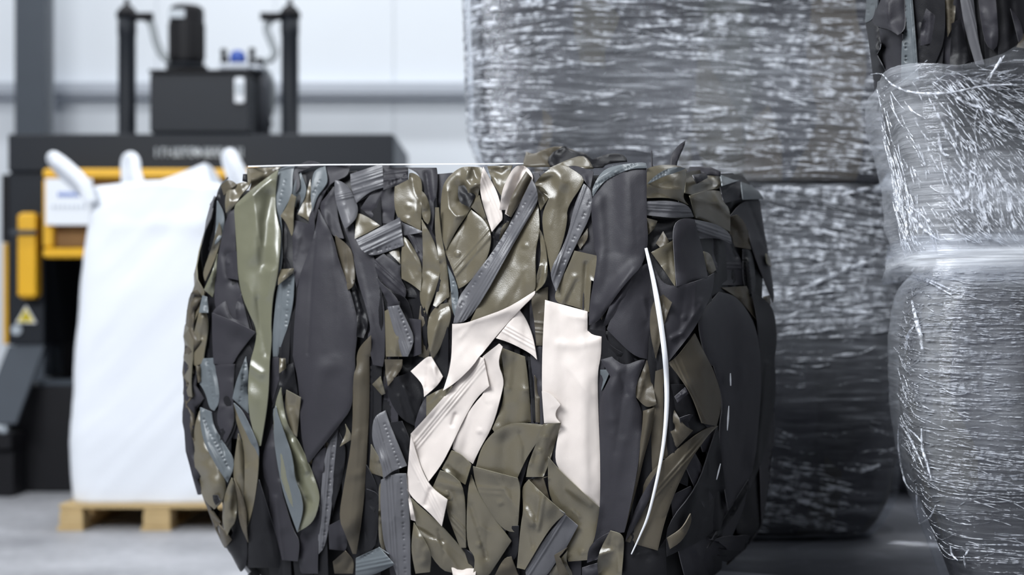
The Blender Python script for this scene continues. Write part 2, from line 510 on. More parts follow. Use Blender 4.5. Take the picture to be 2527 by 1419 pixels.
# --- left column: long bright olive sheet and neighbours
add('J', cA((690,500),(745,560),(735,700),(740,820),(650,830),(668,640)), dz=-4)
add('S', cA((610,120),(700,86),(755,84),(742,160),(742,290),(690,372),(660,440),(670,530),(664,620),(672,700),(662,800),(640,900),(600,960),(600,600),(612,300)), holes=(cA((690,200))[0], cA((660,330))[0], 3), folds=[(cA((640,130),(630,400),(655,620),(640,860)),7,4)], dz=2)
add('S', cA((650,890),(700,870),(758,838),(752,940),(746,1050),(712,1210),(680,1290),(640,1419),(606,1419),(600,1300),(618,1100),(634,950)), holes=(cA((725,900))[0], cA((700,1180))[0], 5), ridges=(cA((640,930))[0], cA((612,1360))[0], (-3, -9), 1.6, 2.6), dz=2)
add('O', cA((645,810),(748,800),(748,830),(640,918)), tilt=5, dz=3)
add('K', cB((560,0),(640,8),(652,90),(600,150),(560,300),(540,200)), dz=-1)
add('O', cB((605,10),(640,12),(645,75),(602,108)), dz=2)
add('J', cB((645,60),(690,40),(722,250),(650,225),(590,300),(555,330),(600,170)), dz=-2)
add('O', cA((425,105),(462,98),(455,210),(385,282),(345,352),(275,412),(268,330),(285,240),(320,222),(352,208),(420,192)), folds=[(cA((300,240),(280,380)),9,7), (cA((330,300),(440,220)),8,-6), (cA((380,210),(390,270)),8,6)], dz=4)
add('W', cA((240,220),(285,180),(330,190),(350,215),(300,250),(262,290)), dz=2)
add('O', cA((428,102),(662,90),(600,140),(530,200),(470,262),(440,250),(456,200),(456,150)), dz=4, folds=[(cA((450,180),(600,120)),9,6)])
add('N', cA((333,375),(352,340),(480,228),(600,138),(642,110),(626,200),(620,380),(642,480),(662,560),(652,700),(642,800),(626,900),(602,1010),(590,1200),(597,1290),(585,1419))+cB((538,60),(535,200),(520,350),(482,580),(468,580),(402,390),(400,80))+cA((492,1300),(486,1210),(440,1120),(390,1000),(362,860),(354,700),(340,480)),
    dz=8, tilt=0, pil=7, auto=.3, folds=[(cA((600,300),(560,480),(545,640),(560,760)),15,-9), (cA((470,300),(500,500),(520,640)),30,9), (cA((360,360),(480,280),(590,180)),14,7), (cA((500,1020),(520,1200),(560,1400)),13,-8), (cA((420,900),(470,1010)),30,7), (cB((410,60),(480,110)),12,6), (cA((590,820),(570,1000)),12,6)], res=4)
add('K', cA((950,80),(1150,74),(1132,150),(1060,182),(1000,212),(935,330),(900,470),(870,545),(850,460),(880,380),(930,260),(950,160)), dz=2, tilt=3)
add('K', cA((740,170),(752,110),(820,55),(880,44),(955,75),(890,86),(832,110),(782,128),(800,230),(760,282)), dz=5)
add('S', cA((742,282),(760,180),(800,128),(842,230),(832,300),(782,402),(745,332)), dz=2, folds=[(cA((800,150),(780,380)),9,-6)])
add('O', cA((778,422),(830,310),(860,200),(872,158),(886,260),(872,482),(830,450)), folds=[(cA((850,250),(845,440)),5,4)])
add('O', cA((735,278),(768,300),(748,400),(748,560),(735,572),(700,482),(658,434),(702,370)), dz=5, tilt=4)
add('S', cA((878,172),(900,110),(972,84),(992,190),(960,240),(912,300),(882,402),(868,300)), dz=3, holes=(cA((930,200))[0], cA((900,260))[0], 2))
add('K', cA((748,460),(862,490),(892,430),(902,560),(862,700),(802,830),(772,942),(752,840),(740,620)), dz=3, tilt=-4)
add('K', cA((1030,228),(1052,330),(1062,460),(1102,592),(1030,584),(960,472),(938,390),(930,350),(972,305)), dz=2, folds=[(cA((1010,280),(970,350)),8,6)])
add('K', cA((925,388),(1000,530),(1036,620),(1062,740),(1112,870),(1152,980),(1202,1180),(1192,1300),(1176,1419))+cB((1096,100),(1080,180),(1077,330),(986,450),(802,684),(788,692),(742,520),(735,200),(692,0))+cA((744,1419),(755,1180),(772,1000),(792,850),(852,700),(902,540)),
    dz=7, flat=True, pil=6, folds=[(cA((920,430),(880,820),(850,1400)),3,-2.5), (cA((1010,600),(1060,1000),(1040,1419)),40,6), (cB((800,640),(980,420)),14,3)], noise=.7)
add('W', cA((1040,568),(1132,640),(1166,700),(1182,860),(1167,930),(1130,952),(1110,860),(1080,760),(1050,660)), tilt=-5, folds=[(cA((1120,640),(1130,900)),5,-5)], dz=3)
add('J', cA((1170,880),(1215,1000),(1280,1190),(1240,1290),(1190,1280),(1200,1160),(1150,980)), folds=[(cA((1180,980),(1230,1090)),6,6), (cA((1200,1070),(1270,1210)),6,6)])
add('K', cA((1220,380),(1292,268),(1425,195),(1480,220),(1450,480),(1380,492),(1300,452)), dz=0, folds=[(cA((1240,395),(1400,410)),5,-4)])
add('K', cA((1108,530),(1166,488),(1190,620),(1312,690),(1340,860),(1376,1000),(1392,1200),(1388,1419))+px((944,905),(920,900),(905,830),(915,815))+cA((1272,1120),(1202,900),(1182,800),(1160,660)), dz=5, tilt=4, auto=.4)
add('O', cA((1190,420),(1216,414),(1300,460),(1356,502),(1270,552),(1178,594)), dz=3, tilt=4)
add('G', cA((1040,184),(1092,190),(1152,250),(1202,370),(1192,440),(1160,482),(1110,527),(1080,450),(1050,350),(1034,250)), dz=6, ridges=(cA((1040,290))[0], cA((1160,262))[0], (0, 6, 12), 2.2, 2.4), folds=[(cA((1060,220),(1130,480)),16,5)])
add('K', cA((1330,80),(1419,74),(1419,200),(1280,262),(1190,342),(1360,240)), dz=2)
add('G', cA((1148,140),(1372,66),(1380,232),(1280,262),(1190,342),(1150,230)), dz=5, ridges=(cA((1150,170))[0], cA((1372,100))[0], (2, 9, 17, 32, 38), 3, 3), folds=[(cA((1160,300),(1370,200)),12,-5)])
# --- middle left, below the long charcoal sheet
add('G', cB((898,600),(985,478),(992,600),(952,900),(906,1232),(850,1292),(864,1000)), dz=2, ridges=(cB((912,600))[0], cB((880,1000))[0], (-2, -8), 1.8, 2.4), holes=(cB((960,560))[0], cB((890,1230))[0], 9))
add('J', cB((985,480),(1040,600),(1010,800),(960,960),(930,1100),(960,700)), dz=-4)
add('O', cB((995,586),(1082,532),(1030,438),(1042,490)), dz=5, tilt=5)
add('W', cA((1290,1270),(1292,1330),(1288,1419))+cB((1187,0),(1187,350),(1166,700),(1152,950),(1102,1282),(1080,1282),(1030,1150),(988,1050),(1020,850),(1080,520),(1080,130),(1108,60))+cA((1190,1419),(1212,1350)), dz=5, pil=7, auto=.5, folds=[(cB((1120,60),(1110,600),(1060,1100)),20,4), (cB((1050,780),(1130,760)),12,3)])
add('K', cB((560,440),(612,840),(642,960),(692,1130),(737,1200),(722,1330),(622,1322),(532,960),(490,700),(502,600)), dz=1, folds=[(cB((550,600),(640,1100)),16,5)])
add('J', cB((470,800),(532,1000),(612,1260),(602,1372),(400,1372),(402,1160)), dz=-1, folds=[(cB((490,900),(570,1300)),22,6)])
add('K', cB((740,1140),(862,960),(872,1000),(852,1280),(852,1410),(722,1410),(738,1200)), dz=0)
add('K', cB((880,600),(905,590),(870,900),(852,1000),(800,690)), dz=1)
add('O', cB((648,216),(742,266),(716,522),(650,452),(638,330)), dz=4, tilt=-4)
add('S', cB((555,340),(600,300),(640,450),(600,560),(580,520)), dz=0)
add('N', cB((575,300),(612,200),(642,430),(722,540),(792,690),(862,880),(862,960),(822,1082),(720,1142),(642,930),(600,760),(562,500)), dz=5, pil=7, auto=.2, folds=[(cB((640,520),(690,660),(720,800),(790,940)),12,-9), (cB((610,560),(640,800),(700,1000)),20,7), (cB((690,560),(780,740)),9,7), (cB((720,830),(760,900)),9,8)])
add('S', cB((578,320),(600,400),(650,540),(690,660),(702,800),(745,900),(760,1000),(720,1142),(642,930),(600,760),(562,500)), dz=3, pil=2, auto=0, folds=[(cB((670,600),(700,760)),10,6)])
add('K', cB((920,1100),(1000,1058),(1052,1200),(1030,1262),(928,1252)), dz=2, tilt=4)
add('W', cB((950,1332),(1030,1262),(1092,1332),(1080,1410),(962,1410)), dz=3)
add('J', cB((1110,1290),(1166,700),(1200,760),(1260,900),(1230,1230)), dz=-5)

# --- middle, top
add('K', cC((300,95),(502,96),(512,180),(497,330),(472,540),(450,482),(440,380),(402,200),(368,130)), dz=2, folds=[(cC((470,110),(480,300)),20,6)])
add('J', cC((460,380),(500,300),(520,600),(470,560)), dz=-4)
add('K', cC((130,98),(302,92),(302,190),(130,252)), dz=2, ridges=(cC((130,120))[0], cC((300,100))[0], (6, 22), 2, 3), holes=(cC((190,200))[0], cC((290,150))[0], 3))
add('O', cC((398,258),(432,290),(462,400),(456,470),(440,492),(398,450)), dz=2)
add('K', cC((298,570),(412,545),(412,760),(402,790),(350,660)), dz=1, ridges=(cC((310,580))[0], cC((400,770))[0], (-4, -10), 2, 2.5))
add('O', cC((210,228),(308,178),(312,136),(332,128),(392,160),(402,250),(396,420),(392,542),(330,500),(260,472),(220,430),(204,330)), dz=6, folds=[(cC((325,150),(350,260),(390,330)),8,-7), (cC((355,160),(375,280)),8,6)], bumps=cC((305,365),(295,455)))
add('J', cC((150,700),(250,650),(260,880),(400,960),(380,1010),(290,1000),(240,860)), dz=-1)
add('K', cC((68,742),(132,698),(250,790),(242,860),(292,950),(282,1002),(200,972),(80,850)), dz=1, ridges=(cC((75,770))[0], cC((280,960))[0], (-4, 4), 2.5, 3))
add('O', cC((170,690),(240,660),(250,770)), dz=1)
add('O', cC((273,580),(300,600),(342,660),(402,780),(392,962),(330,912),(258,872),(253,700)), dz=3, folds=[(cC((290,610),(390,800)),6,4), (cC((270,760),(330,880)),12,5)])
add('G', cC((260,478),(412,545),(330,562),(268,572)), dz=4)
add('G', cC((-60,600),(245,443),(272,640),(62,718),(0,690),(-30,665)), dz=8, ridges=(cC((-50,620))[0], cC((250,480))[0], (2, 8, 22, 30), 3, 3), holes=(cC((40,690))[0], cC((230,640))[0], 4))
add('J', cC((80,860),(200,970),(290,1000),(332,1120),(362,1300),(342,1419),(280,1419),(200,1100),(120,950)), dz=-1)
add('K', cC((80,862),(110,900),(230,1010),(240,1070),(180,1080),(120,960)), dz=2)
add('K', cC((310,1150),(392,1160),(395,1400),(340,1419),(350,1300)), dz=2)
add('O', cC((140,1100),(180,1080),(280,1419),(150,1419))+cD((130,180),(140,60)), dz=1)
add('G', cC((160,1070),(238,1058),(300,1180),(352,1300),(300,1419),(262,1419),(200,1230)), dz=4, ridges=(cC((170,1080))[0], cC((280,1400))[0], (-2, 4, -9), 2, 2.4), holes=(cC((245,1100))[0], cC((325,1320))[0], 5))
add('O', cC((398,458),(482,600),(532,760),(527,850),(480,1000),(442,1090),(430,1162),(380,1012),(398,900),(410,700)), dz=3, tilt=-5, folds=[(cC((420,500),(490,760),(450,1020)),14,5)])
add('O', cC((440,1150),(500,1060),(582,1040),(602,1100),(602,1160),(562,1280),(510,1390),(470,1440),(438,1310)), dz=3, folds=[(cC((470,1140),(580,1060)),9,-6), (cC((520,1120),(470,1380)),14,5)])
add('J', cC((400,1000),(440,1140),(430,1300),(450,1419),(400,1419),(390,1160)), dz=-4)
add('O', cC((493,374),(517,374),(532,560),(577,780),(592,1000),(560,1022),(500,1072),(478,1060),(530,880),(525,760),(490,560)), dz=4, tilt=6, folds=[(cC((520,760),(510,960)),12,-8)])
add('S', cC((575,770),(665,945),(640,1160),(610,1090),(600,900)), dz=1, holes=(cC((625,900))[0], cC((630,1020))[0], 2))
add('O', cC((556,190),(640,110),(700,85),(822,94),(832,130),(802,230),(792,310),(750,372),(702,442),(672,482),(622,562),(568,672),(540,582),(530,450),(534,300)),
    dz=8, pil=9, auto=.3, folds=[(cC((690,240),(670,330),(720,360),(760,300)),17,-22), (cC((580,260),(590,380),(640,440),(700,430)),9,9), (cC((720,120),(700,180),(740,230),(780,210)),9,11), (cC((760,110),(790,180)),7,-8), (cC((560,220),(640,150)),14,6)], res=3.6)
add('J', cC((655,225),(700,215),(740,250),(775,290),(735,372),(680,350),(650,300)), dz=-12, res=3)  # black sheet in the crumple's hollow, paints its shade
add('O', cC((800,288),(832,400),(887,552),(870,520),(828,452),(745,372)), dz=3)
add('O', cC((858,85),(1032,80),(1002,180),(962,302),(900,212)), dz=2, folds=[(cC((880,110),(960,140),(1010,100)),9,-7)])
add('B', cC((803,210),(830,88),(852,130),(932,270),(972,450),(942,482),(890,545),(858,450),(820,330)), dz=5, tilt=4, ridges=(cC((840,200))[0], cC((940,450))[0], (-3, 4), 1.8, 2.4))
add('J', cC((880,560),(960,460),(1010,470),(960,600),(890,640)), dz=-6)
add('O', cC((560,682),(640,560),(745,390),(826,450),(872,520),(887,600),(862,720),(802,822),(702,922),(658,942),(640,880),(600,770)), dz=5, ridges=(cC((640,790))[0], cC((860,540))[0], (0, 9, 14), 2.6, 3), bumps=cC((648,700)), folds=[(cC((620,640),(760,440)),20,3)])
add('B', cC((1050,85),(1112,74),(1172,130),(1182,190),(1102,310),(1022,442),(982,420),(986,390),(944,392),(960,260),(1002,160)), dz=6, folds=[(cC((1040,140),(980,300)),12,7), (cC((1080,180),(1010,420)),20,-5)])
add('W', cC((1130,120),(1168,165),(1100,310),(1020,442),(992,420),(1030,280)), dz=0, pil=2)
add('O', cC((960,500),(1010,470),(990,540),(940,600)), dz=0)
add('O', cC((1190,210),(1290,310),(1240,420),(1250,560),(1290,750),(1302,830),(1380,640),(1419,470))+cE((50,360),(168,190),(160,150),(60,84))+cC((1350,74),(1240,140)), dz=5, auto=.5, folds=[(cC((1260,150),(1330,130),(1390,200)),16,9), (cC((1230,200),(1300,170)),9,-7), (cC((1380,150),(1300,500)),30,6)])
add('K', cE((60,84),(110,75),(230,120),(225,150),(210,230),(180,200),(140,130)), dz=3)
add('O', cC((1195,220),(1252,230),(1292,302),(1230,395),(1215,335)), dz=6, folds=[(cC((1215,250),(1270,310)),7,-7)])
add('O', cC((1215,350),(1228,530),(1192,680),(1197,880),(1192,965),(1100,1045),(940,1115),(735,1180),(900,850),(1100,500)), dz=5, auto=.3, bumps=cC((1120,640)), folds=[(cC((1110,820),(1130,900)),28,5)])
add('G', cC((1170,178),(1202,230),(1217,335),(1100,520),(742,1172),(620,1184),(640,1080),(662,1000),(702,940),(960,600),(1100,318)), dz=7, flat=True, ridges=(cC((1195,330))[0], cC((690,1175))[0], (-3, 4, -12, 11), 3, 2.8), holes=(cC((1165,280))[0], cC((680,1050))[0], 12))
add('O', cC((1218,520),(1252,570),(1282,760),(1272,900),(1198,965),(1190,900),(1240,722)), dz=4, folds=[(cC((1240,560),(1260,760),(1210,930)),5,-6)])
add('W', cC((1198,960),(1282,930),(1277,1280),(1242,1342),(1200,1342),(1190,1180),(1160,1010)), dz=2, ridges=(cC((1190,1180))[0], cC((1275,1190))[0], (0, 16, 24), 2.4, 2.6))
add('O', cE((103,650),(257,685),(242,860),(216,850),(200,1065),(150,1045),(60,1015),(0,1008))+cC((1330,1015),(1336,960),(1419,800)), dz=4, folds=[(cE((182,740),(165,1040)),6,-6), (cE((60,720),(30,980)),20,5)])
add('J', cE((170,500),(200,480),(240,660),(110,640)), dz=-6)  # black filling for a shaded gap
add('W', cE((120,600),(190,500),(195,570),(140,640)), dz=2)
add('G', cE((165,198),(215,240),(232,372),(102,630),(60,722),(0,872))+cC((1340,962),(1300,862),(1308,790),(1419,590))+cE((100,340)), dz=7, flat=True, ridges=(cE((160,250))[0], cC((1325,850))[0], (-2, 5, 12), 3, 2.8), holes=(cE((200,330))[0], cE((0,800))[0], 7))

# --- middle, bottom
add('J', cD((150,150),(300,100),(385,190),(372,280),(322,450),(230,402),(150,262)), dz=-3, folds=[(cD((230,160),(300,260)),20,8)])
add('J', cD((160,430),(240,418),(302,560),(312,612),(272,702),(200,600)), dz=-2, folds=[(cD((240,480),(300,560)),7,7)])
add('W', cD((130,18),(242,18),(242,80),(150,192),(135,100)), dz=3)
add('O', cD((48,180),(100,128),(132,240),(110,250)), dz=4)
add('O', cD((40,570),(112,690),(122,782),(28,752)), dz=1)
add('J', cD((10,860),(70,880),(100,920),(60,1010),(20,960)), dz=2, tilt=5)
add('G', cD((72,380),(132,350),(162,440),(272,710),(180,742),(120,792),(110,702),(48,560),(48,440)), dz=4, ridges=(cD((70,420))[0], cD((160,740))[0], (-3, 4, 10), 2.5, 2.6), holes=(cD((135,450))[0], cD((225,700))[0], 6))
add('O', cD((90,830),(130,790),(130,1290),(88,1200),(92,960)), dz=2, bumps=cD((115,1055)))
add('G', cD((105,800),(190,760),(267,760),(292,1000),(297,1430),(210,1430),(170,1312),(120,1220),(100,950)), dz=4, ridges=(cD((160,790))[0], cD((195,1330))[0], (-5, 2, 9), 2.6, 2.6), holes=(cD((238,800))[0], cD((265,1390))[0], 9))
add('J', cD((0,1000),(90,960),(80,1230),(0,1290)), dz=-5)
add('S', cB((1100,1310),(1250,1240),(1316,1285))+cD((90,1238),(155,1310),(192,1352),(80,1410),(0,1430),(-60,1419)), dz=5, ridges=(cD((0,1330))[0], cD((150,1300))[0], (0, 8, 18), 3, 3), holes=(cB((1150,1300))[0], cD((60,1260))[0], 4))
add('K', cD((320,440),(385,260),(470,230),(560,190),(400,400),(330,500)), dz=0)
add('O', cD((400,260),(480,215),(570,190),(470,330),(400,390)), dz=1)
add('O', cD((880,-60),(935,-40),(1040,0),(1062,150),(1082,425),(990,434),(850,502),(828,470),(902,300),(905,100)), dz=2, folds=[(cD((980,40),(1010,300),(960,430)),18,-6)])
add('O', cC((820,1402),(930,1345),(960,1419))+cD((900,140),(870,120),(855,0)), dz=0)
add('J', cD((1060,0),(1132,30),(1150,300),(1165,440),(1092,425),(1072,200)), dz=-3)
add('W', cD((1100,120),(1135,180),(1140,430),(1110,425)), dz=0)
add('B', cD((765,0))+cC((940,1328),(965,1350))+cD((862,40),(905,150),(892,230),(832,452),(752,590),(702,697),(570,602),(580,530),(682,340),(808,200)), dz=5, tilt=2, auto=.5, bumps=cD((742,483)), folds=[(cD((860,180),(780,480)),16,4)], noise=.8)
add('O', cD((300,920),(362,980),(500,1100),(622,1240),(722,1372),(716,1430),(590,1410),(480,1382),(330,1110)), dz=2, folds=[(cD((335,1110),(420,1165),(510,1200)),4,-4), (cD((480,1130),(520,1290)),4,-4)])
add('O', cD((318,1080),(402,1220),(432,1290),(422,1400),(330,1410),(298,1250)), dz=3, folds=[(cD((350,1180),(380,1320)),14,9)])
add('B', cD((275,860),(292,900),(330,1070),(300,1060)), dz=1)
add('O', cD((488,740),(560,760),(652,850),(657,1242),(620,1242),(530,1012),(537,930),(440,852)), dz=3, bumps=cD((530,890)), ridges=(cD((530,1000))[0], cD((655,1140))[0], (-3, 4, 14), 2.4, 2.8), folds=[(cD((490,820),(640,860)),10,4)])
add('O', cD((563,610),(622,630),(692,702),(652,832),(590,792),(500,730)), dz=4, folds=[(cD((540,720),(620,820)),8,-6)])
add('B', cD((745,0))+cC((800,1419))+cD((772,10),(808,192),(732,260),(650,390),(570,562),(500,702),(415,812),(370,722),(330,592),(298,502),(402,390),(560,208),(620,140)), dz=6, auto=.3, tilt=3, ridges=(cD((600,240))[0], cD((335,560))[0], (-3, 4, -11), 2.4, 3), folds=[(cD((590,380),(570,440)),6,-4)], noise=.8)
add('O', cD((755,590),(832,490),(930,435),(1042,430),(1172,446),(1130,540),(1062,640),(1030,702),(990,792),(720,722)), dz=5, flat=True, folds=[(cD((1008,500),(1040,590),(1035,690)),7,-5)])
add('B', px((1345,740))+cE((190,1060),(190,1190),(285,1230),(282,1360))+cF((248,100),(252,300),(260,500),(267,700),(266,988),(200,932),(100,852),(0,742))+cD((1230,650),(1270,430),(1165,430),(1150,240))+px((1338,860)), dz=5, flat=True, pil=5, noise=1.3, folds=[(cE((60,1090),(180,1110)),14,4), (cE((0,1280),(120,1290),(280,1250)),12,3), (cF((60,80),(200,250)),30,4)])
add('B', cD((1150,225),(1212,240),(1272,312),(1240,352),(1238,395),(1272,432),(1165,432)), dz=2, pil=2, auto=0)
add('B', cC((613,1190),(702,1186),(802,1150),(1000,1080),(1192,958),(1194,985),(1082,1092),(932,1260),(820,1402))+cD((745,-4),(702,60),(622,140),(560,190),(508,222),(545,110),(565,0)), dz=8, tilt=-3, auto=.4, folds=[(cC((640,1220),(1000,1100)),12,3)], noise=.8)
add('B', cD((298,95),(402,0),(432,0),(507,130),(472,190),(385,262),(380,180)), dz=8, folds=[(cD((410,40),(400,200)),6,-6), (cD((450,60),(450,180)),6,5)])
add('B', cC((918,1290),(1082,1090),(1132,1160),(1182,1290),(1205,1440),(1160,1395),(1020,1322)), dz=6, ridges=(cC((960,1250))[0], cC((1180,1370))[0], (-3, -12, -20), 2.2, 2.6), tilt=4)
add('B', cD((300,500),(325,600),(380,768),(440,860),(537,930),(500,1102),(420,1012),(290,902),(274,822),(280,720)), dz=9, ridges=(cD((310,640))[0], cD((440,900))[0], (-2, 5, 11), 2.2, 2.6), folds=[(cD((430,870),(400,960)),8,-6)])
add('O', cD((703,714),(992,790),(1012,850),(1002,1000),(992,1142),(900,1132),(780,962),(718,830)), dz=5, bumps=cD((880,950)), folds=[(cD((730,850),(900,860)),4,2), (cD((740,880),(880,890)),4,2), (cD((960,850),(960,1120)),14,-5)])
add('J', cD((640,1240),(720,1300),(760,1430),(700,1430)), dz=-3)
add('J', cD((940,1100),(1000,1100),(1000,1300),(900,1380)), dz=-3)
add('O', cD((690,768),(760,940),(952,1200),(832,1382),(800,1430),(700,1430),(722,1300),(660,1240),(664,900)), dz=6, tilt=7, bumps=cD((742,1222)), folds=[(cD((700,900),(760,1200),(760,1400)),26,5)])
add('W', cD((900,1310),(950,1300),(1000,1430),(840,1430)), dz=3)
add('O', cD((1160,438),(1274,430),(1202,680),(1160,782),(1048,782),(1060,702),(1110,572)), dz=7, bumps=cD((1132,612)), folds=[(cD((1090,560),(1070,690)),8,6), (cD((1150,520),(1230,530)),4,2)])
add('O', cF((0,740),(272,992),(240,1150),(182,1322),(60,1332),(30,1270),(120,1100),(0,1000))+cD((1190,900),(1190,650)), dz=3, flat=True, bumps=cF((150,1270)), folds=[(cF((60,860),(200,960)),8,3), (cF((90,1000),(130,1040)),4,3)])
add('W', cD((1190,780),(1160,790),(1190,900),(1215,990),(1180,960),(1060,800)), dz=2)
add('O', cD((1018,850),(1062,800),(1182,920),(1302,1020),(1200,1112),(1040,1384),(988,1372),(1012,1100),(1032,990)), dz=6, folds=[(cD((1040,1000),(1090,1080)),12,10), (cD((1100,900),(1180,1000)),20,5)])
add('G', cD((1302,1020))+cF((0,995),(122,1100),(30,1270),(0,1300))+cD((1200,1400),(1170,1430),(1050,1430),(1040,1384),(1130,1230)), dz=6, flat=True, ridges=(cD((1290,1050))[0], cD((1070,1400))[0], (-3, 4, 10), 2.8, 2.8))
add('O', cD((1200,1400),(1316,1260))+cF((40,1340),(100,1430))+cD((1200,1430)), dz=0)
add('B', cD((563,1372),(722,1380),(718,1430),(575,1430)), dz=3)
add('W', cD((1230,1290),(1316,1240))+cF((0,1300),(60,1420),(0,1430)), dz=0)

# --- right front: tall charcoal sheets
add('J', cE((190,1180),(300,1190),(340,1300),(560,1400),(560,1419))+cF((520,60),(400,40),(330,130),(270,90)), dz=-4)
add('K', cE((320,1180),(402,980),(560,742),(602,738),(642,960),(602,1250),(592,1382),(500,1362),(330,1192)), dz=2, folds=[(cE((400,1000),(560,760)),14,6)], auto=.5)
add('K', cE((360,960),(400,900),(560,742),(470,950),(330,1150),(290,1165)), dz=2)
add('W', cF((480,240),(550,68),(570,18),(612,200),(632,310),(580,332),(540,312)), dz=2, tilt=5, folds=[(cF((560,100),(510,280)),8,6), (cF((590,290),(620,300)),7,7)])
add('W', cF((545,352),(622,330),(602,480),(552,640),(502,860),(422,1142),(412,1080),(470,860),(500,720),(538,480)), dz=4, pil=7, folds=[(cF((580,360),(550,600),(470,900)),12,5)])
add('K', cF((268,20),(340,0),(360,20),(422,60),(522,20),(556,20),(480,240),(532,332),(540,422),(522,640),(482,880),(422,1142),(302,1152),(220,1232),(240,1130),(268,960),(265,600),(256,280),(332,130)), dz=5, auto=.4, pil=6, folds=[(cF((380,100),(320,250),(330,400)),18,6), (cF((400,120),(440,240)),12,-5), (cF((330,500),(310,900)),30,5)])
add('S', cF((265,85),(335,82),(300,170),(255,262)), dz=3)
add('K', cE((225,278),(262,220),(330,150),(480,92),(580,76),(592,102),(586,400),(602,600),(560,750),(480,832),(380,952),(272,1122),(200,1152),(204,1000),(260,702),(238,650),(225,500),(214,400)), dz=8, pil=9, auto=.2, tilt=2, folds=[(cE((270,300),(290,640),(240,1000)),16,5), (cE((470,200),(500,600)),40,3), (cE((300,1050),(500,760)),12,4)])
add('S', cE((219,230),(290,108),(390,74),(540,56),(584,62),(592,92),(480,96),(352,150),(280,202),(226,288)), dz=4, tilt=4, holes=(cE((240,215))[0], cE((500,72))[0], 7))

# --- right side of the bale
add('O', cE((590,100),(640,80),(722,70),(852,98),(852,200),(832,300),(872,342),(762,292),(588,296)), dz=3, folds=[(cE((610,220),(830,240)),14,6)])
add('S', cE((588,205),(640,150),(720,100),(800,84),(852,96),(800,118),(700,150),(620,190)), dz=4, holes=(cE((640,170))[0], cE((720,118))[0], 3))
add('J', cE((590,400),(800,420),(930,440),(800,560),(760,590),(620,660),(600,620)), dz=-6)  # black sheet where only a dark void shows
add('O', cE((588,430),(662,450),(642,500),(600,542)), dz=1)
add('W', cE((650,600),(700,520),(740,590),(690,640)), dz=2)
add('G', cE((584,318),(740,312),(872,340),(907,424),(780,432),(588,412)), dz=6, ridges=(cE((588,335))[0], cE((870,350))[0], (0, 7, 14), 3, 3))
add('K', cE((1150,420),(1240,310),(1387,310),(1422,500),(1432,690),(1462,850),(1442,1000),(1302,642),(1270,482)), dz=3)
add('O', cE((853,130),(900,108),(1052,108),(1087,150),(1082,232),(1000,242),(920,282),(848,262)), dz=5, folds=[(cE((870,150),(980,140),(1070,180)),12,-7), (cE((1040,130),(1080,200)),9,6)])
add('K', cE((900,140),(990,125),(1000,160),(930,200)), dz=1)
add('O', cE((880,280),(1010,240),(1082,250),(1102,320),(1152,370),(1152,522),(1050,472),(920,432),(898,340)), dz=4, folds=[(cE((900,300),(1040,330)),20,8), (cE((1060,260),(1090,340)),10,7)])
add('K', cE((948,580),(1080,560),(1162,590),(1182,640),(1242,740),(1242,882),(1090,882),(1040,722),(980,652)), dz=2, ridges=(cE((1050,740))[0], cE((1230,745))[0], (0, 8), 2, 3), folds=[(cE((1170,620),(1190,690)),6,-5)])
add('G', cE((908,440),(1052,468),(1152,530),(1164,604),(1080,562),(940,572)), dz=5, ridges=(cE((915,470))[0], cE((1150,550))[0], (-2, 6, 13), 3, 3))
add('K', cE((1085,220),(1222,168),(1237,302),(1110,332)), dz=4)
add('S', cE((1088,140),(1192,180),(1225,172),(1100,215)), dz=5)
add('S', cE((1225,188),(1352,230),(1382,302),(1240,307)), dz=5)
add('W', cE((1158,420),(1200,408),(1262,472),(1292,642),(1180,622),(1148,542)), dz=3)
add('J', cE((1240,640),(1300,640),(1330,900),(1290,960),(1240,880)), dz=0)
add('O', cE((1395,670),(1420,690),(1430,760),(1400,740)), dz=3)
add('W', cE((1380,960),(1420,950),(1425,1010),(1385,1020)), dz=3)
add('W', cE((1098,900),(1262,888),(1312,1000),(1342,1130),(1232,992),(1150,932)), dz=4)
add('J', cE((1300,930),(1442,1010),(1472,1250),(1442,1419))+cF((1408,120),(1405,300),(1332,650),(1240,860),(1290,500),(1310,200))+cE((1345,1140)), dz=2)
add('K', cE((1080,928),(1182,950),(1262,1042),(1332,1180),(1362,1419))+cF((1310,300),(1260,800),(1100,1000),(1050,700),(1040,460),(1070,290),(1005,60))+cE((1000,1419),(940,1190),(948,1078)), dz=6, flat=True, pil=7)
add('J', cF((1030,450),(1060,700),(1100,1000),(1000,1160),(700,1300),(690,1100),(900,850),(980,600)), dz=-1)
add('W', cF((700,1180),(800,1120),(855,1020),(862,1080),(800,1200),(720,1250)), dz=2, tilt=5)
add('J', cF((1230,800),(1225,880),(1120,1060),(960,1250),(1100,1000)), dz=3, tilt=5)
add('J', cE((600,640),(640,700),(790,900),(1000,830),(1040,800),(960,1080),(740,1400),(650,1300),(610,1000)), dz=-2)
add('K', cE((640,760),(690,868),(790,896),(1000,832),(1045,800),(1035,930),(962,1082),(902,1192),(735,1400),(720,1200),(660,930)), dz=3, bumps=cE((840,1100)), folds=[(cE((1000,840),(960,1010),(830,1200)),8,5), (cE((760,1240),(820,1210)),6,5)])
add('W', cE((620,1000),(700,945),(760,1000),(720,1100),(680,1270),(650,1380),(605,1180)), dz=3, folds=[(cE((690,960),(740,1080)),8,-5)])
add('O', cE((618,662),(772,578),(782,892),(700,772)), dz=5, tilt=5)
add('K', cE((762,482),(832,428),(912,440),(942,560),(967,642),(1002,832),(790,892),(776,700)), dz=6, flat=True)
add('O', cE((975,655),(1022,670),(1057,780),(1010,822),(985,702)), dz=3)
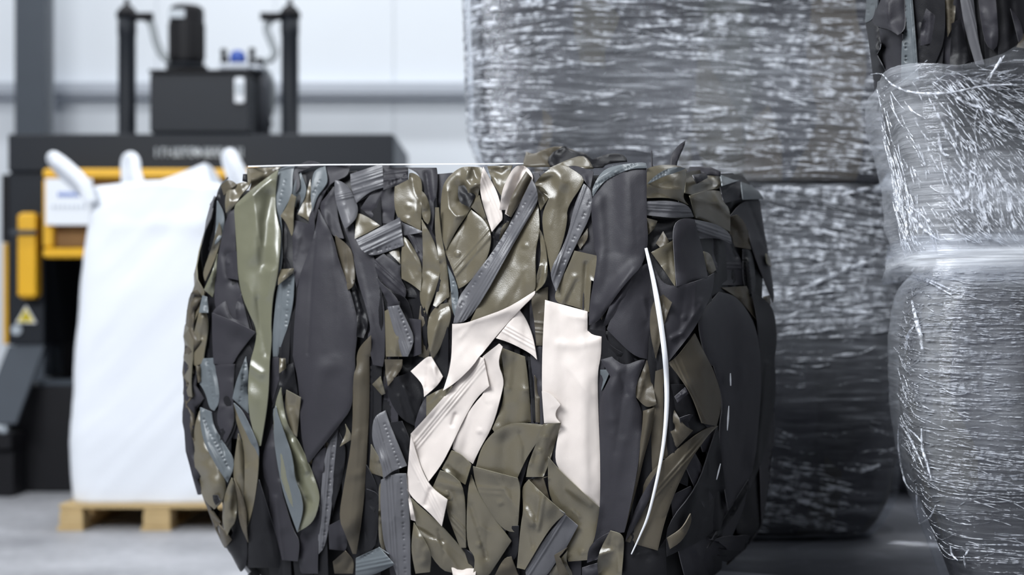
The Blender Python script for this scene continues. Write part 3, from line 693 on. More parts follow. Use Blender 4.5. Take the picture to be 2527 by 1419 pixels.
add('J', cF((720,180),(830,180),(930,430),(960,460),(780,590),(700,300)), dz=-4)
add('K', cF((750,260),(820,200),(840,240),(770,300)), dz=1, ridges=(cF((760,250))[0], cF((830,205))[0], (0, 7), 2.5, 2.5))
add('K', cF((780,400),(860,370),(915,390),(880,450),(800,480)), dz=2, folds=[(cF((780,420),(830,390)),5,5)])
add('W', cF((640,360),(700,260),(800,440),(870,480),(760,600),(690,660),(640,480)), dz=1)
add('W', cE((915,1208),(1010,1400))+cF((1005,90),(1066,290),(1022,452),(930,432),(880,290),(820,180),(708,40),(770,0)), dz=6, tilt=3, ridges=(cF((760,40))[0], cF((940,410))[0], (-2, 6, 12), 2.5, 3))
add('W', cF((550,785),(780,590),(962,458),(1034,450),(1000,480),(960,520),(832,702),(702,1002),(640,1260),(430,1200),(540,930)), dz=5, tilt=6, ridges=(cF((600,900))[0], cF((900,560))[0], (0, 9), 2, 3))
add('K', cF((520,920),(640,740),(600,900),(500,1100),(430,1200),(440,1140)), dz=2)
add('J', cF((430,1200),(640,1260),(690,1190),(700,1430),(400,1430)), dz=2)
add('K', cF((190,1225),(330,1132),(400,1150),(300,1300),(180,1340)), dz=3)
add('O', cF((250,1282),(330,1132),(402,1150),(424,1200),(404,1430),(240,1430)), dz=5, folds=[(cF((260,1290),(340,1260)),9,8), (cF((340,1150),(330,1240)),8,-7), (cF((380,1220),(390,1400)),6,6)])
add('K', cF((148,1372),(246,1342),(252,1430),(148,1430)), dz=4)

# sheets that stick up from the top of the bale, each lying at its own depth behind the front edge
def top_flap(kind, poly, Y, lean=.0, curl=.02, name=None, thick=.003):
    part, m, rim = V[kind]
    P = chaikin(poly, 1); per = []
    for i in range(len(P)):
        a, b = P[i], P[(i+1) % len(P)]; k = max(1, int(np.linalg.norm(b-a)/6)); per += [a+(b-a)*t/k for t in range(k)]
    per = np.array(per); ne = len(per)
    gx, gy = np.meshgrid(np.arange(P[:, 0].min(), P[:, 0].max(), 6), np.arange(P[:, 1].min(), P[:, 1].max(), 6))
    gx, gy = gx.ravel(), gy.ravel(); ok = inside(P, gx, gy); gx, gy = gx[ok], gy[ok]
    if len(gx): ok = dist_poly(P, gx, gy) > 3; gx, gy = gx[ok], gy[ok]
    pts = np.r_[per, np.stack([gx, gy], -1)]
    vs, es, fs, *_ = geometry.delaunay_2d_cdt([Vector(p) for p in pts], [(i, (i+1) % ne) for i in range(ne)], [], 1, 1e-3)
    Q = np.array([(v.x, v.y) for v in vs]); fs = [list(f) for f in fs]
    x, y = Q[:, 0], Q[:, 1]; bot = P[:, 1].max()
    dep = Y+(bot-y)*lean*.001+curl*fbm(x/35+Y*7, y/35, 2)+.04*((x-P[:, 0].mean())/90)**2
    W = np.stack([(x-HX)/F*dep, dep, EYE-(y-HY)/F*dep], -1); n = len(W)
    B = W+np.array([0, thick, 0])
    faces = fs+[[i+n for i in f[::-1]] for f in fs]; ec = {}
    for f in fs:
        for k in range(3):
            e = (f[k], f[(k+1) % 3]); ec[tuple(sorted(e))] = ec.get(tuple(sorted(e)), 0)+1
    for f in fs:
        for k in range(3):
            a, b = f[k], f[(k+1) % 3]
            if ec[tuple(sorted((a, b)))] == 1: faces.append([b, a, a+n, b+n])
    return mk(name or part, np.r_[W, B], faces, [m], bale)
T = crop(1140, 0, .42282)
top_flap('W', T((350,975),(375,885),(420,900),(480,870),(560,850),(640,870),(700,900),(760,975)), 3.98, 1.5)
top_flap('J', T((495,975),(510,900),(600,850),(640,880),(720,890),(760,930),(840,900),(910,892),(958,915),(965,945),(900,950),(840,960),(820,985)), 3.92, 1.2)
top_flap('O', T((500,985),(620,930),(700,905),(740,930),(770,985)), 3.80, 2.5)
top_flap('K', T((1213,985),(1214,910),(1260,850),(1305,818),(1300,850),(1262,930),(1250,985)), 3.95, .4, .008)
top_flap('K', T((1103,990),(1104,880),(1110,880),(1116,990)), 3.9, .2, .004)
top_flap('W', T((1090,1010),(1110,975),(1180,960),(1260,965),(1310,985),(1320,1020)), 3.88, 1)
top_flap('K', T((1310,1010),(1330,972),(1440,970),(1510,1000),(1510,1030)), 3.95, 1)
top_flap('J', cA((392,190),(396,140),(425,140),(428,200)), 4.1, .5)

# strapping: one band around the long side, seen on the right, and a thin white strip along the top edge
def band(pts, w, name, off=.03, wz=None):
    """flat band laid over the bale along photo points"""
    P = np.array([tuple(p) for p in spline([Vector((a, b, 0)) for a, b in pts], 8)])[:, :2]
    T_ = np.gradient(P, axis=0); T_ /= np.linalg.norm(T_, axis=1, keepdims=True); N_ = np.stack([-T_[:, 1], T_[:, 0]], -1)
    ws = np.interp(np.linspace(0, 1, len(P)), np.linspace(0, 1, len(w)), w)
    A_ = P+N_*ws[:, None]/2; B_ = P-N_*ws[:, None]/2
    fx = ((P[:, 0]-S.x0)/S.st).astype(int); fy = ((P[:, 1]-S.y0)/S.st).astype(int)
    hh = np.array([S.H[max(0, j-6):j+7, max(0, i-6):i+7].max() for i, j in zip(fx, fy)])
    k = np.hanning(15); k /= k.sum(); hh = np.convolve(np.pad(hh, 7, mode='edge'), k, 'valid')+off
    W = []
    for Q, dh in ((A_, 0), (B_, 0), (B_, -.0015), (A_, -.0015)):
        p, nrm = BB.cast(Q[:, 0], Q[:, 1], hh+dh, photo_cam, 3.1, 5.6); W.append(p)
    n = len(P); fs = []
    for i in range(n-1):
        for k in range(4):
            a, b = k*n+i, ((k+1) % 4)*n+i; fs.append([a, b, b+1, a+1])
    fs += [[0, n, 2*n, 3*n][::-1], [n-1, 2*n-1, 3*n-1, 4*n-1]]
    return mk(name, np.concatenate(W), fs, STRAP, bale)
o = band([(1594,612),(1612,690),(1628,780),(1640,870),(1645,940),(1645,1010),(1638,1090),(1622,1180),(1600,1270),(1580,1320),(1558,1368)], (7, 13, 13, 11, 8, 6, 3), 'strapping_band', .006)
o['label'] = 'white strapping band down the right front corner'
band(cF((1112,108),(1114,190)), (2, 4, 3), 'strapping_band', .012)
band(cF((1102,320),(1092,480)), (2, 5, 2), 'strapping_band', .012)
band(cF((1048,695),(1022,800)), (2, 4, 2), 'strapping_band', .012)
band([(612,411),(780,407),(960,406),(1130,405),(1292,404)], (3, 3, 3, 3), 'strapping_band', .004)  # thin white strip along the top edge

# sheets on the sides the photograph does not show
def hidden_sheets(body, parent, angs, z0, z1, n, kinds, dist=3.0, seed=1):
    for ang in angs:
        cam = other_cam(body, ang, dist)
        yy = lambda z: 700-(z-1.0)/(dist-.6)*1000
        T2 = Sheets(body, parent, cam, (500, yy(z1)-40, 1500, yy(z0)+40), .8, dist+1.2, st=5)
        for q in range(n):
            x = 720+560*(q+R.uniform(0, 1))/n; y = R.uniform(yy(z1)+60, yy(z0)-60); L = R.uniform(120, 260); w = R.uniform(35, 80); a = PI/2+R.uniform(-.5, .5)
            c, s_ = math.cos(a), math.sin(a)
            pol = [(x+u*c*L-v*s_*w, min(max(y+u*s_*L+v*c*w, yy(z1)), yy(z0))) for u, v in ((-1, -.7), (-.95, .8), (0, 1), (.9, .7), (1, -.6), (.1, -1))]
            T2.add(R.choice(kinds), pol, res=16, dz=-5)
hidden_sheets(BB, bale, [math.radians(65), math.radians(155)], .36, 1.55, 14, 'OOKKWGSN')
# ------------------------------------------------------------------ film-wrapped bales
def film_material(name, milk0, milk1, su, sv, bump, tint=(205, 210, 220), rough=.25):
    m, nt, out = mat(name); L = nt.links.new
    uv = nd(nt, 'ShaderNodeUVMap'); at_ = nd(nt, 'ShaderNodeAttribute', attribute_name='whiteness')
    def noise(su, sv, det, rough=.6):
        mp = nd(nt, 'ShaderNodeMapping'); mp.inputs['Scale'].default_value = (su, sv, 1)
        n = nd(nt, 'ShaderNodeTexNoise', Scale=1.0, Detail=det, Roughness=rough); n.inputs['Distortion'].default_value = .3
        L(uv.outputs['UV'], mp.inputs['Vector']); L(mp.outputs['Vector'], n.inputs['Vector']); return n.outputs['Fac']
    def ramp(x, a, b):
        r = nd(nt, 'ShaderNodeMapRange', interpolation_type='SMOOTHSTEP')
        L(x, r.inputs['Value']); r.inputs['From Min'].default_value = a; r.inputs['From Max'].default_value = b
        return r.outputs['Result']
    def math_(op, a, b):
        n = nd(nt, 'ShaderNodeMath', operation=op)
        for i, v in enumerate((a, b)):
            if isinstance(v, (int, float)): n.inputs[i].default_value = v
            else: L(v, n.inputs[i])
        return n.outputs[0]
    n1 = noise(su, sv, 5); n2 = noise(su*2.5, sv*2.6, 3); n3 = noise(2.2, 6, 3)
    streak = math_('MULTIPLY', ramp(n1, .48, .72), ramp(n3, .36, .62))  # whitish film folds, with horizontal glints painted in
    fine = math_('MULTIPLY', ramp(n2, .5, .75), .5)
    f = math_('ADD', math_('MULTIPLY', math_('ADD', streak, fine), milk1), milk0)
    f = math_('ADD', f, math_('MULTIPLY', at_.outputs['Fac'], math_('ADD', math_('MULTIPLY', n1, .9), .1)))
    f = math_('MINIMUM', f, .93)
    b = nd(nt, 'ShaderNodeBump', Strength=1.0, Distance=bump)
    L(math_('ADD', n1, math_('MULTIPLY', n2, .5)), b.inputs['Height'])
    tr = nd(nt, 'ShaderNodeBsdfTransparent'); tr.inputs['Color'].default_value = (.93, .94, .96, 1)
    gl = nd(nt, 'ShaderNodeBsdfGlossy', Roughness=.11); gl.inputs['Color'].default_value = (.9, .93, 1, 1)
    L(b.outputs['Normal'], gl.inputs['Normal'])
    A = nd(nt, 'ShaderNodeMixShader'); A.inputs[0].default_value = .06
    L(tr.outputs[0], A.inputs[1]); L(gl.outputs[0], A.inputs[2])
    p = nd(nt, 'ShaderNodeBsdfPrincipled', Roughness=rough); p.inputs['Base Color'].default_value = lin(*tint)
    L(b.outputs['Normal'], p.inputs['Normal'])
    M = nd(nt, 'ShaderNodeMixShader'); L(f, M.inputs[0]); L(A.outputs[0], M.inputs[1]); L(p.outputs[0], M.inputs[2])
    L(M.outputs[0], out.inputs['Surface'])
    return m

def wrinkle_material(name, alpha, rough=.07, scale=30.0):
    m, nt, out = mat(name); L = nt.links.new
    tr = nd(nt, 'ShaderNodeBsdfTransparent')
    p = nd(nt, 'ShaderNodeBsdfPrincipled', Roughness=rough); p.inputs['Base Color'].default_value = lin(230, 234, 242)
    p.inputs['Specular IOR Level'].default_value = 1.0
    tc = nd(nt, 'ShaderNodeTexCoord'); n = nd(nt, 'ShaderNodeTexNoise', Scale=scale, Detail=2.0); L(tc.outputs['Object'], n.inputs['Vector'])
    r = nd(nt, 'ShaderNodeMapRange'); L(n.outputs['Fac'], r.inputs['Value'])
    r.inputs['From Min'].default_value = .42; r.inputs['From Max'].default_value = .64; r.inputs['To Min'].default_value = alpha*.08; r.inputs['To Max'].default_value = alpha
    M = nd(nt, 'ShaderNodeMixShader'); L(r.outputs[0], M.inputs[0]); L(tr.outputs[0], M.inputs[1]); L(p.outputs[0], M.inputs[2])
    L(M.outputs[0], out.inputs['Surface'])
    return m

def patch_material(name, cols, su=7, sv=2.2):
    m, nt, out = mat(name); L = nt.links.new
    uv = nd(nt, 'ShaderNodeUVMap'); mp = nd(nt, 'ShaderNodeMapping'); mp.inputs['Scale'].default_value = (su, sv, 1)
    n = nd(nt, 'ShaderNodeTexNoise', Scale=2.0, Detail=2.0); L(uv.outputs['UV'], n.inputs['Vector'])
    ad = nd(nt, 'ShaderNodeVectorMath', operation='ADD'); L(uv.outputs['UV'], mp.inputs['Vector']); L(mp.outputs['Vector'], ad.inputs[0]); L(n.outputs['Color'], ad.inputs[1])
    v = nd(nt, 'ShaderNodeTexVoronoi', Scale=1.0); L(ad.outputs[0], v.inputs['Vector'])
    sp = nd(nt, 'ShaderNodeSeparateColor'); L(v.outputs['Color'], sp.inputs[0])
    cr = nd(nt, 'ShaderNodeValToRGB'); cr.color_ramp.interpolation = 'CONSTANT'
    e = cr.color_ramp.elements
    e[0].color = lin(*cols[0]); e[0].position = 0; e[1].color = lin(*cols[1]); e[1].position = 1/len(cols)
    for i in range(2, len(cols)):
        q = e.new(i/len(cols)); q.color = lin(*cols[i])
    L(sp.outputs[0], cr.inputs['Fac'])
    p = nd(nt, 'ShaderNodeBsdfPrincipled', Roughness=.55); p.inputs['Specular IOR Level'].default_value = .25; L(cr.outputs['Color'], p.inputs['Base Color'])
    b = nd(nt, 'ShaderNodeBump', Strength=.8, Distance=.01); L(v.outputs['Distance'], b.inputs['Height']); L(b.outputs['Normal'], p.inputs['Normal'])
    L(p.outputs[0], out.inputs['Surface'])
    return m

PATCH = patch_material('crushed_vinyl', [(38,38,43),(52,52,58),(46,47,52),(70,66,56),(34,34,38),(62,62,68),(84,76,66),(44,44,50),(58,60,56)])
PATCHD = patch_material('crushed_dark_vinyl', [(36,36,41),(46,46,52),(40,41,46),(52,49,42),(34,34,38),(50,50,56)])
FILM_MID = film_material('stretch_film', .02, .35, 3.0, 46, .006, (212, 217, 226))
FILM_NEAR = film_material('stretch_film_near', .02, .12, 3.2, 70, .004, (232, 236, 243))
FILM_LOW = film_material('stretch_film_low', .55, .25, 3.0, 12, .003, (150, 153, 162), .6)
WR_MID = wrinkle_material('film_wrinkle', .9)
WR_NEAR = wrinkle_material('film_wrinkle_near', .9, .07, 70.0)

def shell(body, name, parent, z0, z1, off, m, amp, fs=2.5, fz=22, nphi=360, nz=150, seed=0, whiteness=None, ztop=None, cap=True, thick=0):
    d, ph, tot = body.arc()
    sp = np.linspace(0, tot, nphi+1); phi = np.interp(sp, d, ph)
    SS, TT = np.meshgrid(sp, np.linspace(0, 1, nz))
    top = z1 if ztop is None else ztop(SS, tot)
    ZZ = z0+(top-z0)*TT
    PH = np.interp(SS, d, ph)
    k = 2*PI/tot*0+1
    h = off+amp*fbm(SS*fs+seed, ZZ*fz+seed, 4)+amp*.8*fbm(SS*5+seed, ZZ*4, 2)
    # keep the seam closed
    w = np.clip(SS/.25, 0, 1)*np.clip((tot-SS)/.25, 0, 1); h = off+(h-off)*w
    P = body.polar(PH.ravel(), ZZ.ravel(), h.ravel())
    n = nphi+1; fsx = []
    for k in range(nz-1):
        for i in range(nphi): fsx.append([k*n+i, k*n+i+1, (k+1)*n+i+1, (k+1)*n+i])
    if cap:
        fsx.append([(nz-1)*n+i for i in range(nphi)])
        fsx.append([i for i in range(nphi-1, -1, -1)])
    o = mk(name, P, fsx, m, parent, uv=np.stack([SS.ravel(), ZZ.ravel()], -1))
    la = o.data.attributes.new('whiteness', 'FLOAT', 'POINT')  # how white the film is: denser folds plus painted brightness
    la.data.foreach_set('value', (whiteness(SS.ravel()-tot/2, ZZ.ravel()) if whiteness else np.zeros(SS.size)).astype(np.float32))
    return o

def wrinkles(body, parent, m, N, smin, smax, zmin, zmax, ang, wgt, off, Lr, wr, seed, jit=.05):
    """fine folds in the film: thin raised creases lying on the wrapping"""
    g = np.random.default_rng(seed)
    d, ph, tot = body.arc(); V_ = []; F_ = []; cnt = 0; tries = 0; k = 9
    while cnt < N and tries < N*12:
        tries += 1
        s0 = g.uniform(smin, smax); z0 = g.uniform(zmin, zmax)
        if g.random() > wgt(s0, z0): continue
        L = g.uniform(*Lr)*g.uniform(.3, 1); w = g.uniform(*wr)*g.uniform(.5, 1)
        a = ang(s0, z0)+g.normal(0, jit)
        t = np.linspace(-.5, .5, k)*L
        bend = g.normal(0, .06)*L
        ss = s0+t*math.cos(a)-np.sin(a)*bend*(t/L)**2*4; zz = z0+t*math.sin(a)+math.cos(a)*bend*(t/L)**2*4+g.normal(0, .0006, k)
        if zz.max() > zmax+.02 or zz.min() < zmin-.02: continue
        wp = w*np.sin(np.linspace(.12, PI-.12, k))**.6
        h0 = off+.002*g.random()
        for q, hh in ((-1, -.002), (0, .5), (1, -.002)):
            sx = ss-math.sin(a)*wp*.5*q; zx = zz+math.cos(a)*wp*.5*q
            V_.append(body.polar(np.interp(sx+tot/2, d, ph), zx, h0+(wp*hh if hh > 0 else hh)))
        b = cnt*3*k
        for q in range(2):
            for i in range(k-1): F_.append([b+q*k+i, b+q*k+i+1, b+(q+1)*k+i+1, b+(q+1)*k+i])
        cnt += 1
    o = mk('film_wrinkles', np.concatenate(V_), F_, m, parent)
    o['kind'] = 'stuff'
    return o

def rope(body, parent, pts, r, m, off, near, far, name='film_rope'):
    P = np.array([tuple(p) for p in spline([Vector((a, b, 0)) for a, b in pts], 8)])[:, :2]
    Pt, N = body.cast(P[:, 0], P[:, 1], np.full(len(P), off), photo_cam, near, far)
    if body is ML: Pt[:, 2] = np.minimum(Pt[:, 2], 1.632-.15*np.maximum(Pt[:, 2]-1.632, 0))
    rr = [r*(.35+.65*math.sin(PI*(i+.6)/(len(Pt)+.2)))*(1+.3*math.sin(i*1.7)) for i in range(len(Pt))]
    b = MB(); b.tube([Vector(p) for p in Pt], rr, 8)
    return b.build(name, m, parent)

def core_uv(body, name, parent, z0, z1, inset, m, amp, seed):
    return shell(body, name, parent, z0, z1, -inset, m, amp, 9, 2.5, 200, 50, seed)

# the wrapped stack behind: two bales
MU = Body(.68, 5.2+.55, 1.5, .835, .86, .55, 9, [(1.64,-.12),(1.70,-.09),(1.76,-.035),(1.86,-.005),(2.1,.0),(2.5,.012),(2.8,0)], 1, .12, .5)
ML = Body(.66, 5.2+.55, 0, .74, .80, .55, 8, [(.33,-.10),(.40,-.045),(.5,-.01),(.8,.02),(1.2,.02),(1.5,.005),(1.64,-.008),(1.68,-.03)], 1, .6, .5)
def wrapped(name, body, z0, z1, label, core, film, wrm, N, seed, srange, ang, wgt, amp=.006, whiteness=None, off=.012, Lr=(.06, .42), wr=(.004, .012), ztop=None, jit=.05, wz=None):
    e = empty(name, (body.c[0], body.c[1], z0), label, 'wrapped bale', 'film-wrapped bales')
    core_uv(body, 'compressed_core', e, z0+.006, z1-.01, .012, core, .008, seed)
    shell(body, 'stretch_film', e, z0, z1, off, film, amp, seed=seed, whiteness=whiteness, ztop=ztop)
    if N: wrinkles(body, e, wrm, N, srange[0], srange[1], (wz or (z0, z1))[0]+.02, (wz or (z0, z1))[1]-.02, ang, wgt, off+amp*.6, Lr, wr, seed, jit)
    return e
nz_ = lambda s, z, a, b, sd: float(fbm(np.array([s*a+sd]), np.array([z*b+sd]), 2)[0])
upper = wrapped('film_wrapped_bale', MU, 1.655, 2.75, 'clear film-wrapped bale of dark scraps on top of the stack behind the strapped bale', PATCH, FILM_MID, WR_MID, 1700, 5, (-1.15, 1.2),
    lambda s, z: .06*(1 if z > 2.1 else -1.2)*(1-(s+.2)*1.1)+(.10*math.sin(s*2.3+z*5)), lambda s, z: min(1, max(.06, .45+1.5*nz_(s, z, 2.5, 4, 3)+.5*math.exp(-((z-1.98)/.22)**2))), amp=.005, whiteness=lambda s, z: .24*np.exp(-((z-1.98)/.24)**2)*np.exp(-((s-.05)/.75)**2)+.25*(s < -.80))  # whiter middle paints brightness in; the left edge is loose film
lower = wrapped('film_wrapped_bale', ML, .345, 1.65, 'film-wrapped bale of dark scraps right behind the strapped bale, lower of two', PATCHD, FILM_MID, WR_MID, 1700, 9, (-.9, .75),
    lambda s, z: .12*math.sin(s*3+z*6)-.05, lambda s, z: min(1, max(.03, .1+1.3*nz_(s, z, 3, 4, 8)+.75*max(0, (z-.85)/.6))), amp=.007, whiteness=lambda s, z: .24*np.exp(-((z-1.25)/.3)**2), Lr=(.06, .4), wr=(.003, .012))  # upper part gets whiter film and more creases, painting its brightness
cG = crop(1780, 400, .35236)
for pts, r in (((380,970),(650,850),(900,740),(1090,685),(1250,660)), .011), (((295,190),(450,132),(565,98)), .012), (((640,195),(830,160),(1000,112),(1230,80)), .009), (((830,235),(1000,190),(1140,160)), .006), (((400,1210),(600,1190),(800,1165),(1010,1160)), .008), (((380,905),(560,925),(760,900),(960,895)), .006), (((700,1020),(880,1045),(1090,1065)), .006), (((330,340),(470,325)), .008), (((600,650),(655,678)), .008):
    rope(ML, lower, cG(*pts), r*.75, WR_MID, .022, 4.6, 6.8)
cH = crop(1580, 1000, .29523)
for pts, r in (((1000,655),(1150,680),(1320,715)), .007), (((1190,230),(1310,275)), .007), (((1310,800),(1460,835),(1620,900)), .009), (((980,715),(1250,775)), .005), (((1700,530),(1850,545),(2000,500)), .008):
    rope(ML, lower, cH(*pts), r, WR_MID, .022, 4.6, 6.8)
cI = crop(1140, 0, .42282)
for pts, r in ((((1750,1100),(1900,1060),(2040,1020)), .010),):
    rope(ML, lower, cI(*pts), r, WR_MID, .022, 4.6, 6.8)

MX = Body(2.24, 7.05, 3, .80, .80, .55, 8, [(.33,-.10),(.40,-.045),(.5,-.01),(.8,.02),(1.2,.02),(1.5,.0),(1.62,-.03),(1.68,-.07)], 1, .6, .5)  # added bale: darkens the gap and blocks light from the right
wrapped('film_wrapped_bale', MX, .345, 1.68, 'film-wrapped bale added behind the right-hand stack to darken the gap beside it', PATCHD, FILM_MID, WR_MID, 0, 19, (-.9, .75), None, None)
# the near stack on the right: a half-wrapped bale on a wrapped one
th = 8.8
RU = Body(1.681, 3.823, th, .62, .64, .42, 8, [(1.31,-.055),(1.36,-.036),(1.45,-.022),(1.55,-.01),(1.62,.005),(1.72,.022),(1.8,.035),(1.96,.05),(2.2,.055),(2.45,.0)], 1, .4, .5)
RL = Body(1.681, 3.823, th, .60, .64, .42, 8, [(.33,-.17),(.42,-.125),(.5,-.10),(.58,-.07),(.68,-.035),(.8,-.008),(.95,.008),(1.12,.01),(1.22,-.004),(1.27,-.028),(1.32,-.085)], 1, .4, .5)
half = empty('half_wrapped_bale', (RU.c[0], RU.c[1], 1.325), 'half-unwrapped bale with bare dark vinyl above torn clear film, on top at far right', 'wrapped bale')
core_mesh(RU, 'compressed_core', half, 1.335, 2.42, .012, CORE, seed=4)
SR = Sheets(RU, half, photo_cam, (2080, -120, 2640, 330), 2.9, 5.2)
cK = crop(2060, 0, .35245)
ra = lambda k, p, **kw: SR.add(k, cK(*p), res=6, **kw)
for q in range(9):
    x = 180+q*150
    ra(R.choice('JJK'), [(x-20, -250), (x+120, -250), (x+150, 100), (x+110, 620), (x-10, 640), (x-40, 200)], dz=-6)
ra('J', [(213,158),(282,138),(312,200),(322,330),(290,380),(385,560),(330,580),(270,560),(240,300)], dz=-2)
ra('K', [(308,198),(380,208),(472,238),(472,560),(380,570),(300,380),(326,320)], dz=1)
ra('K', [(300,-200),(480,-200),(487,60),(492,200),(442,245),(380,205),(302,192),(258,150),(290,60)], dz=2, folds=[(cK((370,20),(380,180)),12,5)])
ra('S', [(175,-200),(290,-200),(302,0),(296,60),(262,140),(215,160),(192,80)], dz=4, holes=(cK((212,5))[0], cK((232,80))[0], 2))
ra('J', [(530,-200),(760,-200),(782,250),(702,450),(640,560),(590,560),(560,200)], dz=1)
ra('K', [(640,60),(720,120),(690,300),(600,320),(600,180)], dz=1, tilt=6)
ra('S', [(475,-200),(522,-200),(562,250),(585,560),(463,560),(470,240),(496,190)], dz=4, flat=True, holes=(cK((494,60))[0], cK((500,410))[0], 5), ridges=(cK((530,0))[0], cK((565,480))[0], (0, -6), 2.4, 2.4))
ra('W', [(755,-200),(840,-200),(850,140),(790,260),(780,160)], dz=2, folds=[(cK((800,0),(800,220)),6,6)])
ra('J', [(818,165),(882,128),(945,420),(880,470),(805,460)], dz=3, folds=[(cK((840,180),(825,390)),6,-6)])
ra('G', [(855,-200),(950,-200),(1005,300),(1048,450),(985,450),(900,170)], dz=5, flat=True, ridges=(cK((930,0))[0], cK((1020,350))[0], (0, -6), 2, 2.4))
ra('J', [(1110,-200),(1420,-200),(1420,480),(1155,480)], dz=0)
ra('K', [(985,-200),(1110,-200),(1155,300),(1112,352),(1042,305)], dz=3, pil=7)
ra('W', [(1272,330),(1340,200),(1420,180),(1420,350)], dz=2)
ra('K', [(1230,60),(1300,140),(1325,260),(1290,300)], dz=2, tilt=7)
def ztop(S_, tot):
    s = S_-tot/2
    return 1.795+.055*np.clip((s+.46)/.14, 0, 1)**2*(3-2*np.clip((s+.46)/.14, 0, 1))+.006*fbm(s*14, s*3, 3)-.012*np.exp(-((s+.52)/.05)**2)
def whiteU(s, z):
    corner = np.clip((-.52-s)/.12, 0, 1)*.42
    band = .75*np.exp(-((z-1.345-.05*np.clip(s+.5, 0, 2))/.03)**2)+.5*np.exp(-((z-1.44)/.055)**2)*np.exp(-((s+.25)/.3)**2)
    patch = .3*np.exp(-((s+.48)/.12)**2-((z-1.52)/.07)**2)
    return .05+corner+band+patch+.3*np.exp(-((s+.1)/.3)**2-((z-1.49)/.06)**2)
def angU(s, z):
    ds, dz = s+.50, z-1.765
    a = math.atan2(dz, max(ds, .02))
    if z > 1.745: return .15*math.sin(s*9)
    return max(-1.2, a*.75)+(.35*math.sin(s*20+z*31) if z < 1.5 else 0)
shell(RU, 'stretch_film', half, 1.318, 1.85, .036, FILM_NEAR, .010, 4, 14, 420, 130, 3, whiteU, ztop, cap=False)
wrinkles(RU, half, WR_NEAR, 2100, -.95, .45, 1.34, 1.845, angU, lambda s, z: min(1, .45+.9*nz_(s, z, 4, 6, 2)+.7*math.exp(-((z-1.42)/.08)**2))*(.25 if s < -.56 else 1)*(1 if z < ztop(np.array([s]), 0)[0]-.02 else 0), .044, (.02, .16), (.001, .003), 21, .22)
nearb = wrapped('film_wrapped_bale', RL, .345, 1.315, 'tightly clear-wrapped bale with fine horizontal film creases, under the half-unwrapped one at far right', PATCHD, FILM_NEAR, WR_NEAR, 2300, 14, (-.95, .45),
    lambda s, z: (-.03 if z > .8 else .02)+.05*math.sin(s*4+z*9), lambda s, z: min(1, max(.08, .5+1.2*nz_(s, z, 3, 7, 6)))*(.3 if s < -.56 else 1)*(.4 if z < .72 else 1), amp=.004, whiteness=lambda s, z: .02+.35*np.clip((-.50-s)/.12, 0, 1)*np.clip((z-.55)/.4, 0, 1)+.8*np.exp(-((z-1.285)/.035)**2)+.3*np.exp(-((s+.46)/.06)**2-((z-1.0)/.16)**2),  # whiter top shoulder paints the light it would catch
    off=.014, Lr=(.04, .34), wr=(.0009, .0026), jit=.025)
# the twisted collar of film where the two bales meet
RS = Body(1.681, 3.823, th, .61, .64, .42, 8, [(1.2, .0), (1.27, -.008), (1.33, -.02), (1.38, -.016), (1.5, -.004)], 1, .4, .5)
line_ = lambda s: 1.315+.075*np.clip(s+.45, -.2, 2)**1.4 if False else 1.315+.07*np.clip(s+.45, 0, 2)
shell(RS, 'film_collar', half, 1.262, 1.40, .038, FILM_NEAR, .010, 3, 26, 420, 40, 31, lambda s, z: .85*np.exp(-((z-line_(s))/.026)**2), lambda S_, tot: 1.375+.07*np.clip(S_-tot/2+.45, 0, 2), cap=False)
cN = crop(2060, 450, .35245); cM = crop(2060, 900, .3657)
for body, par, mk_, pts, r in (
    (RU, half, cK, ((250,520),(330,520),(400,590),(520,640),(680,655),(850,640),(1050,600),(1325,590)), .0028),
    (RU, half, cK, ((660,690),(720,800),(780,920),(800,980)), .003), (RU, half, cK, ((820,660),(900,710),(1060,770),(1325,890)), .0034),
    (RU, half, cK, ((830,1000),(900,1150),(1000,1230)), .003), (RU, half, cK, ((720,930),(750,1060),(800,1090)), .004),
    (RU, half, cK, ((1190,385),(1130,470),(1060,560)), .0025), (RU, half, cK, ((1165,400),(1110,500),(1080,560)), .0022),
    (RU, half, cN, ((490,170),(560,260),(640,340),(720,400)), .004), (RU, half, cN, ((500,150),(600,220),(680,300)), .003),
    (RL, nearb, cN, ((480,560),(560,640),(700,700),(810,750)), .003), (RL, nearb, cN, ((490,650),(640,690),(820,790)), .0025),
    (RL, nearb, cN, ((540,830),(570,960),(600,1080),(612,1170)), .006), (RL, nearb, cN, ((490,1200),(510,1080),(545,1020)), .004),
    (RL, nearb, cM, ((440,400),(520,520),(600,700)), .0028), (RL, nearb, cM, ((585,430),(590,560),(620,660),(650,770)), .0034),
    (RL, nearb, cM, ((480,420),(540,470),(600,540)), .002), (RL, nearb, cM, ((550,820),(555,950),(570,1070)), .003), (RL, nearb, cM, ((570,1075),(640,1030),(680,950)), .0022),
    (RL, nearb, cM, ((430,400),(430,560),(470,780),(530,860)), .0026), (RL, nearb, cM, ((780,1220),(790,1280),(830,1320)), .0026), (RL, nearb, cM, ((870,1290),(880,1370)), .002), (RL, nearb, cM, ((905,1245),(880,1285)), .0022)):
    rope(body, par, mk_(*pts), r, WR_NEAR, .046 if body is RU else .022, 2.9, 5.2)

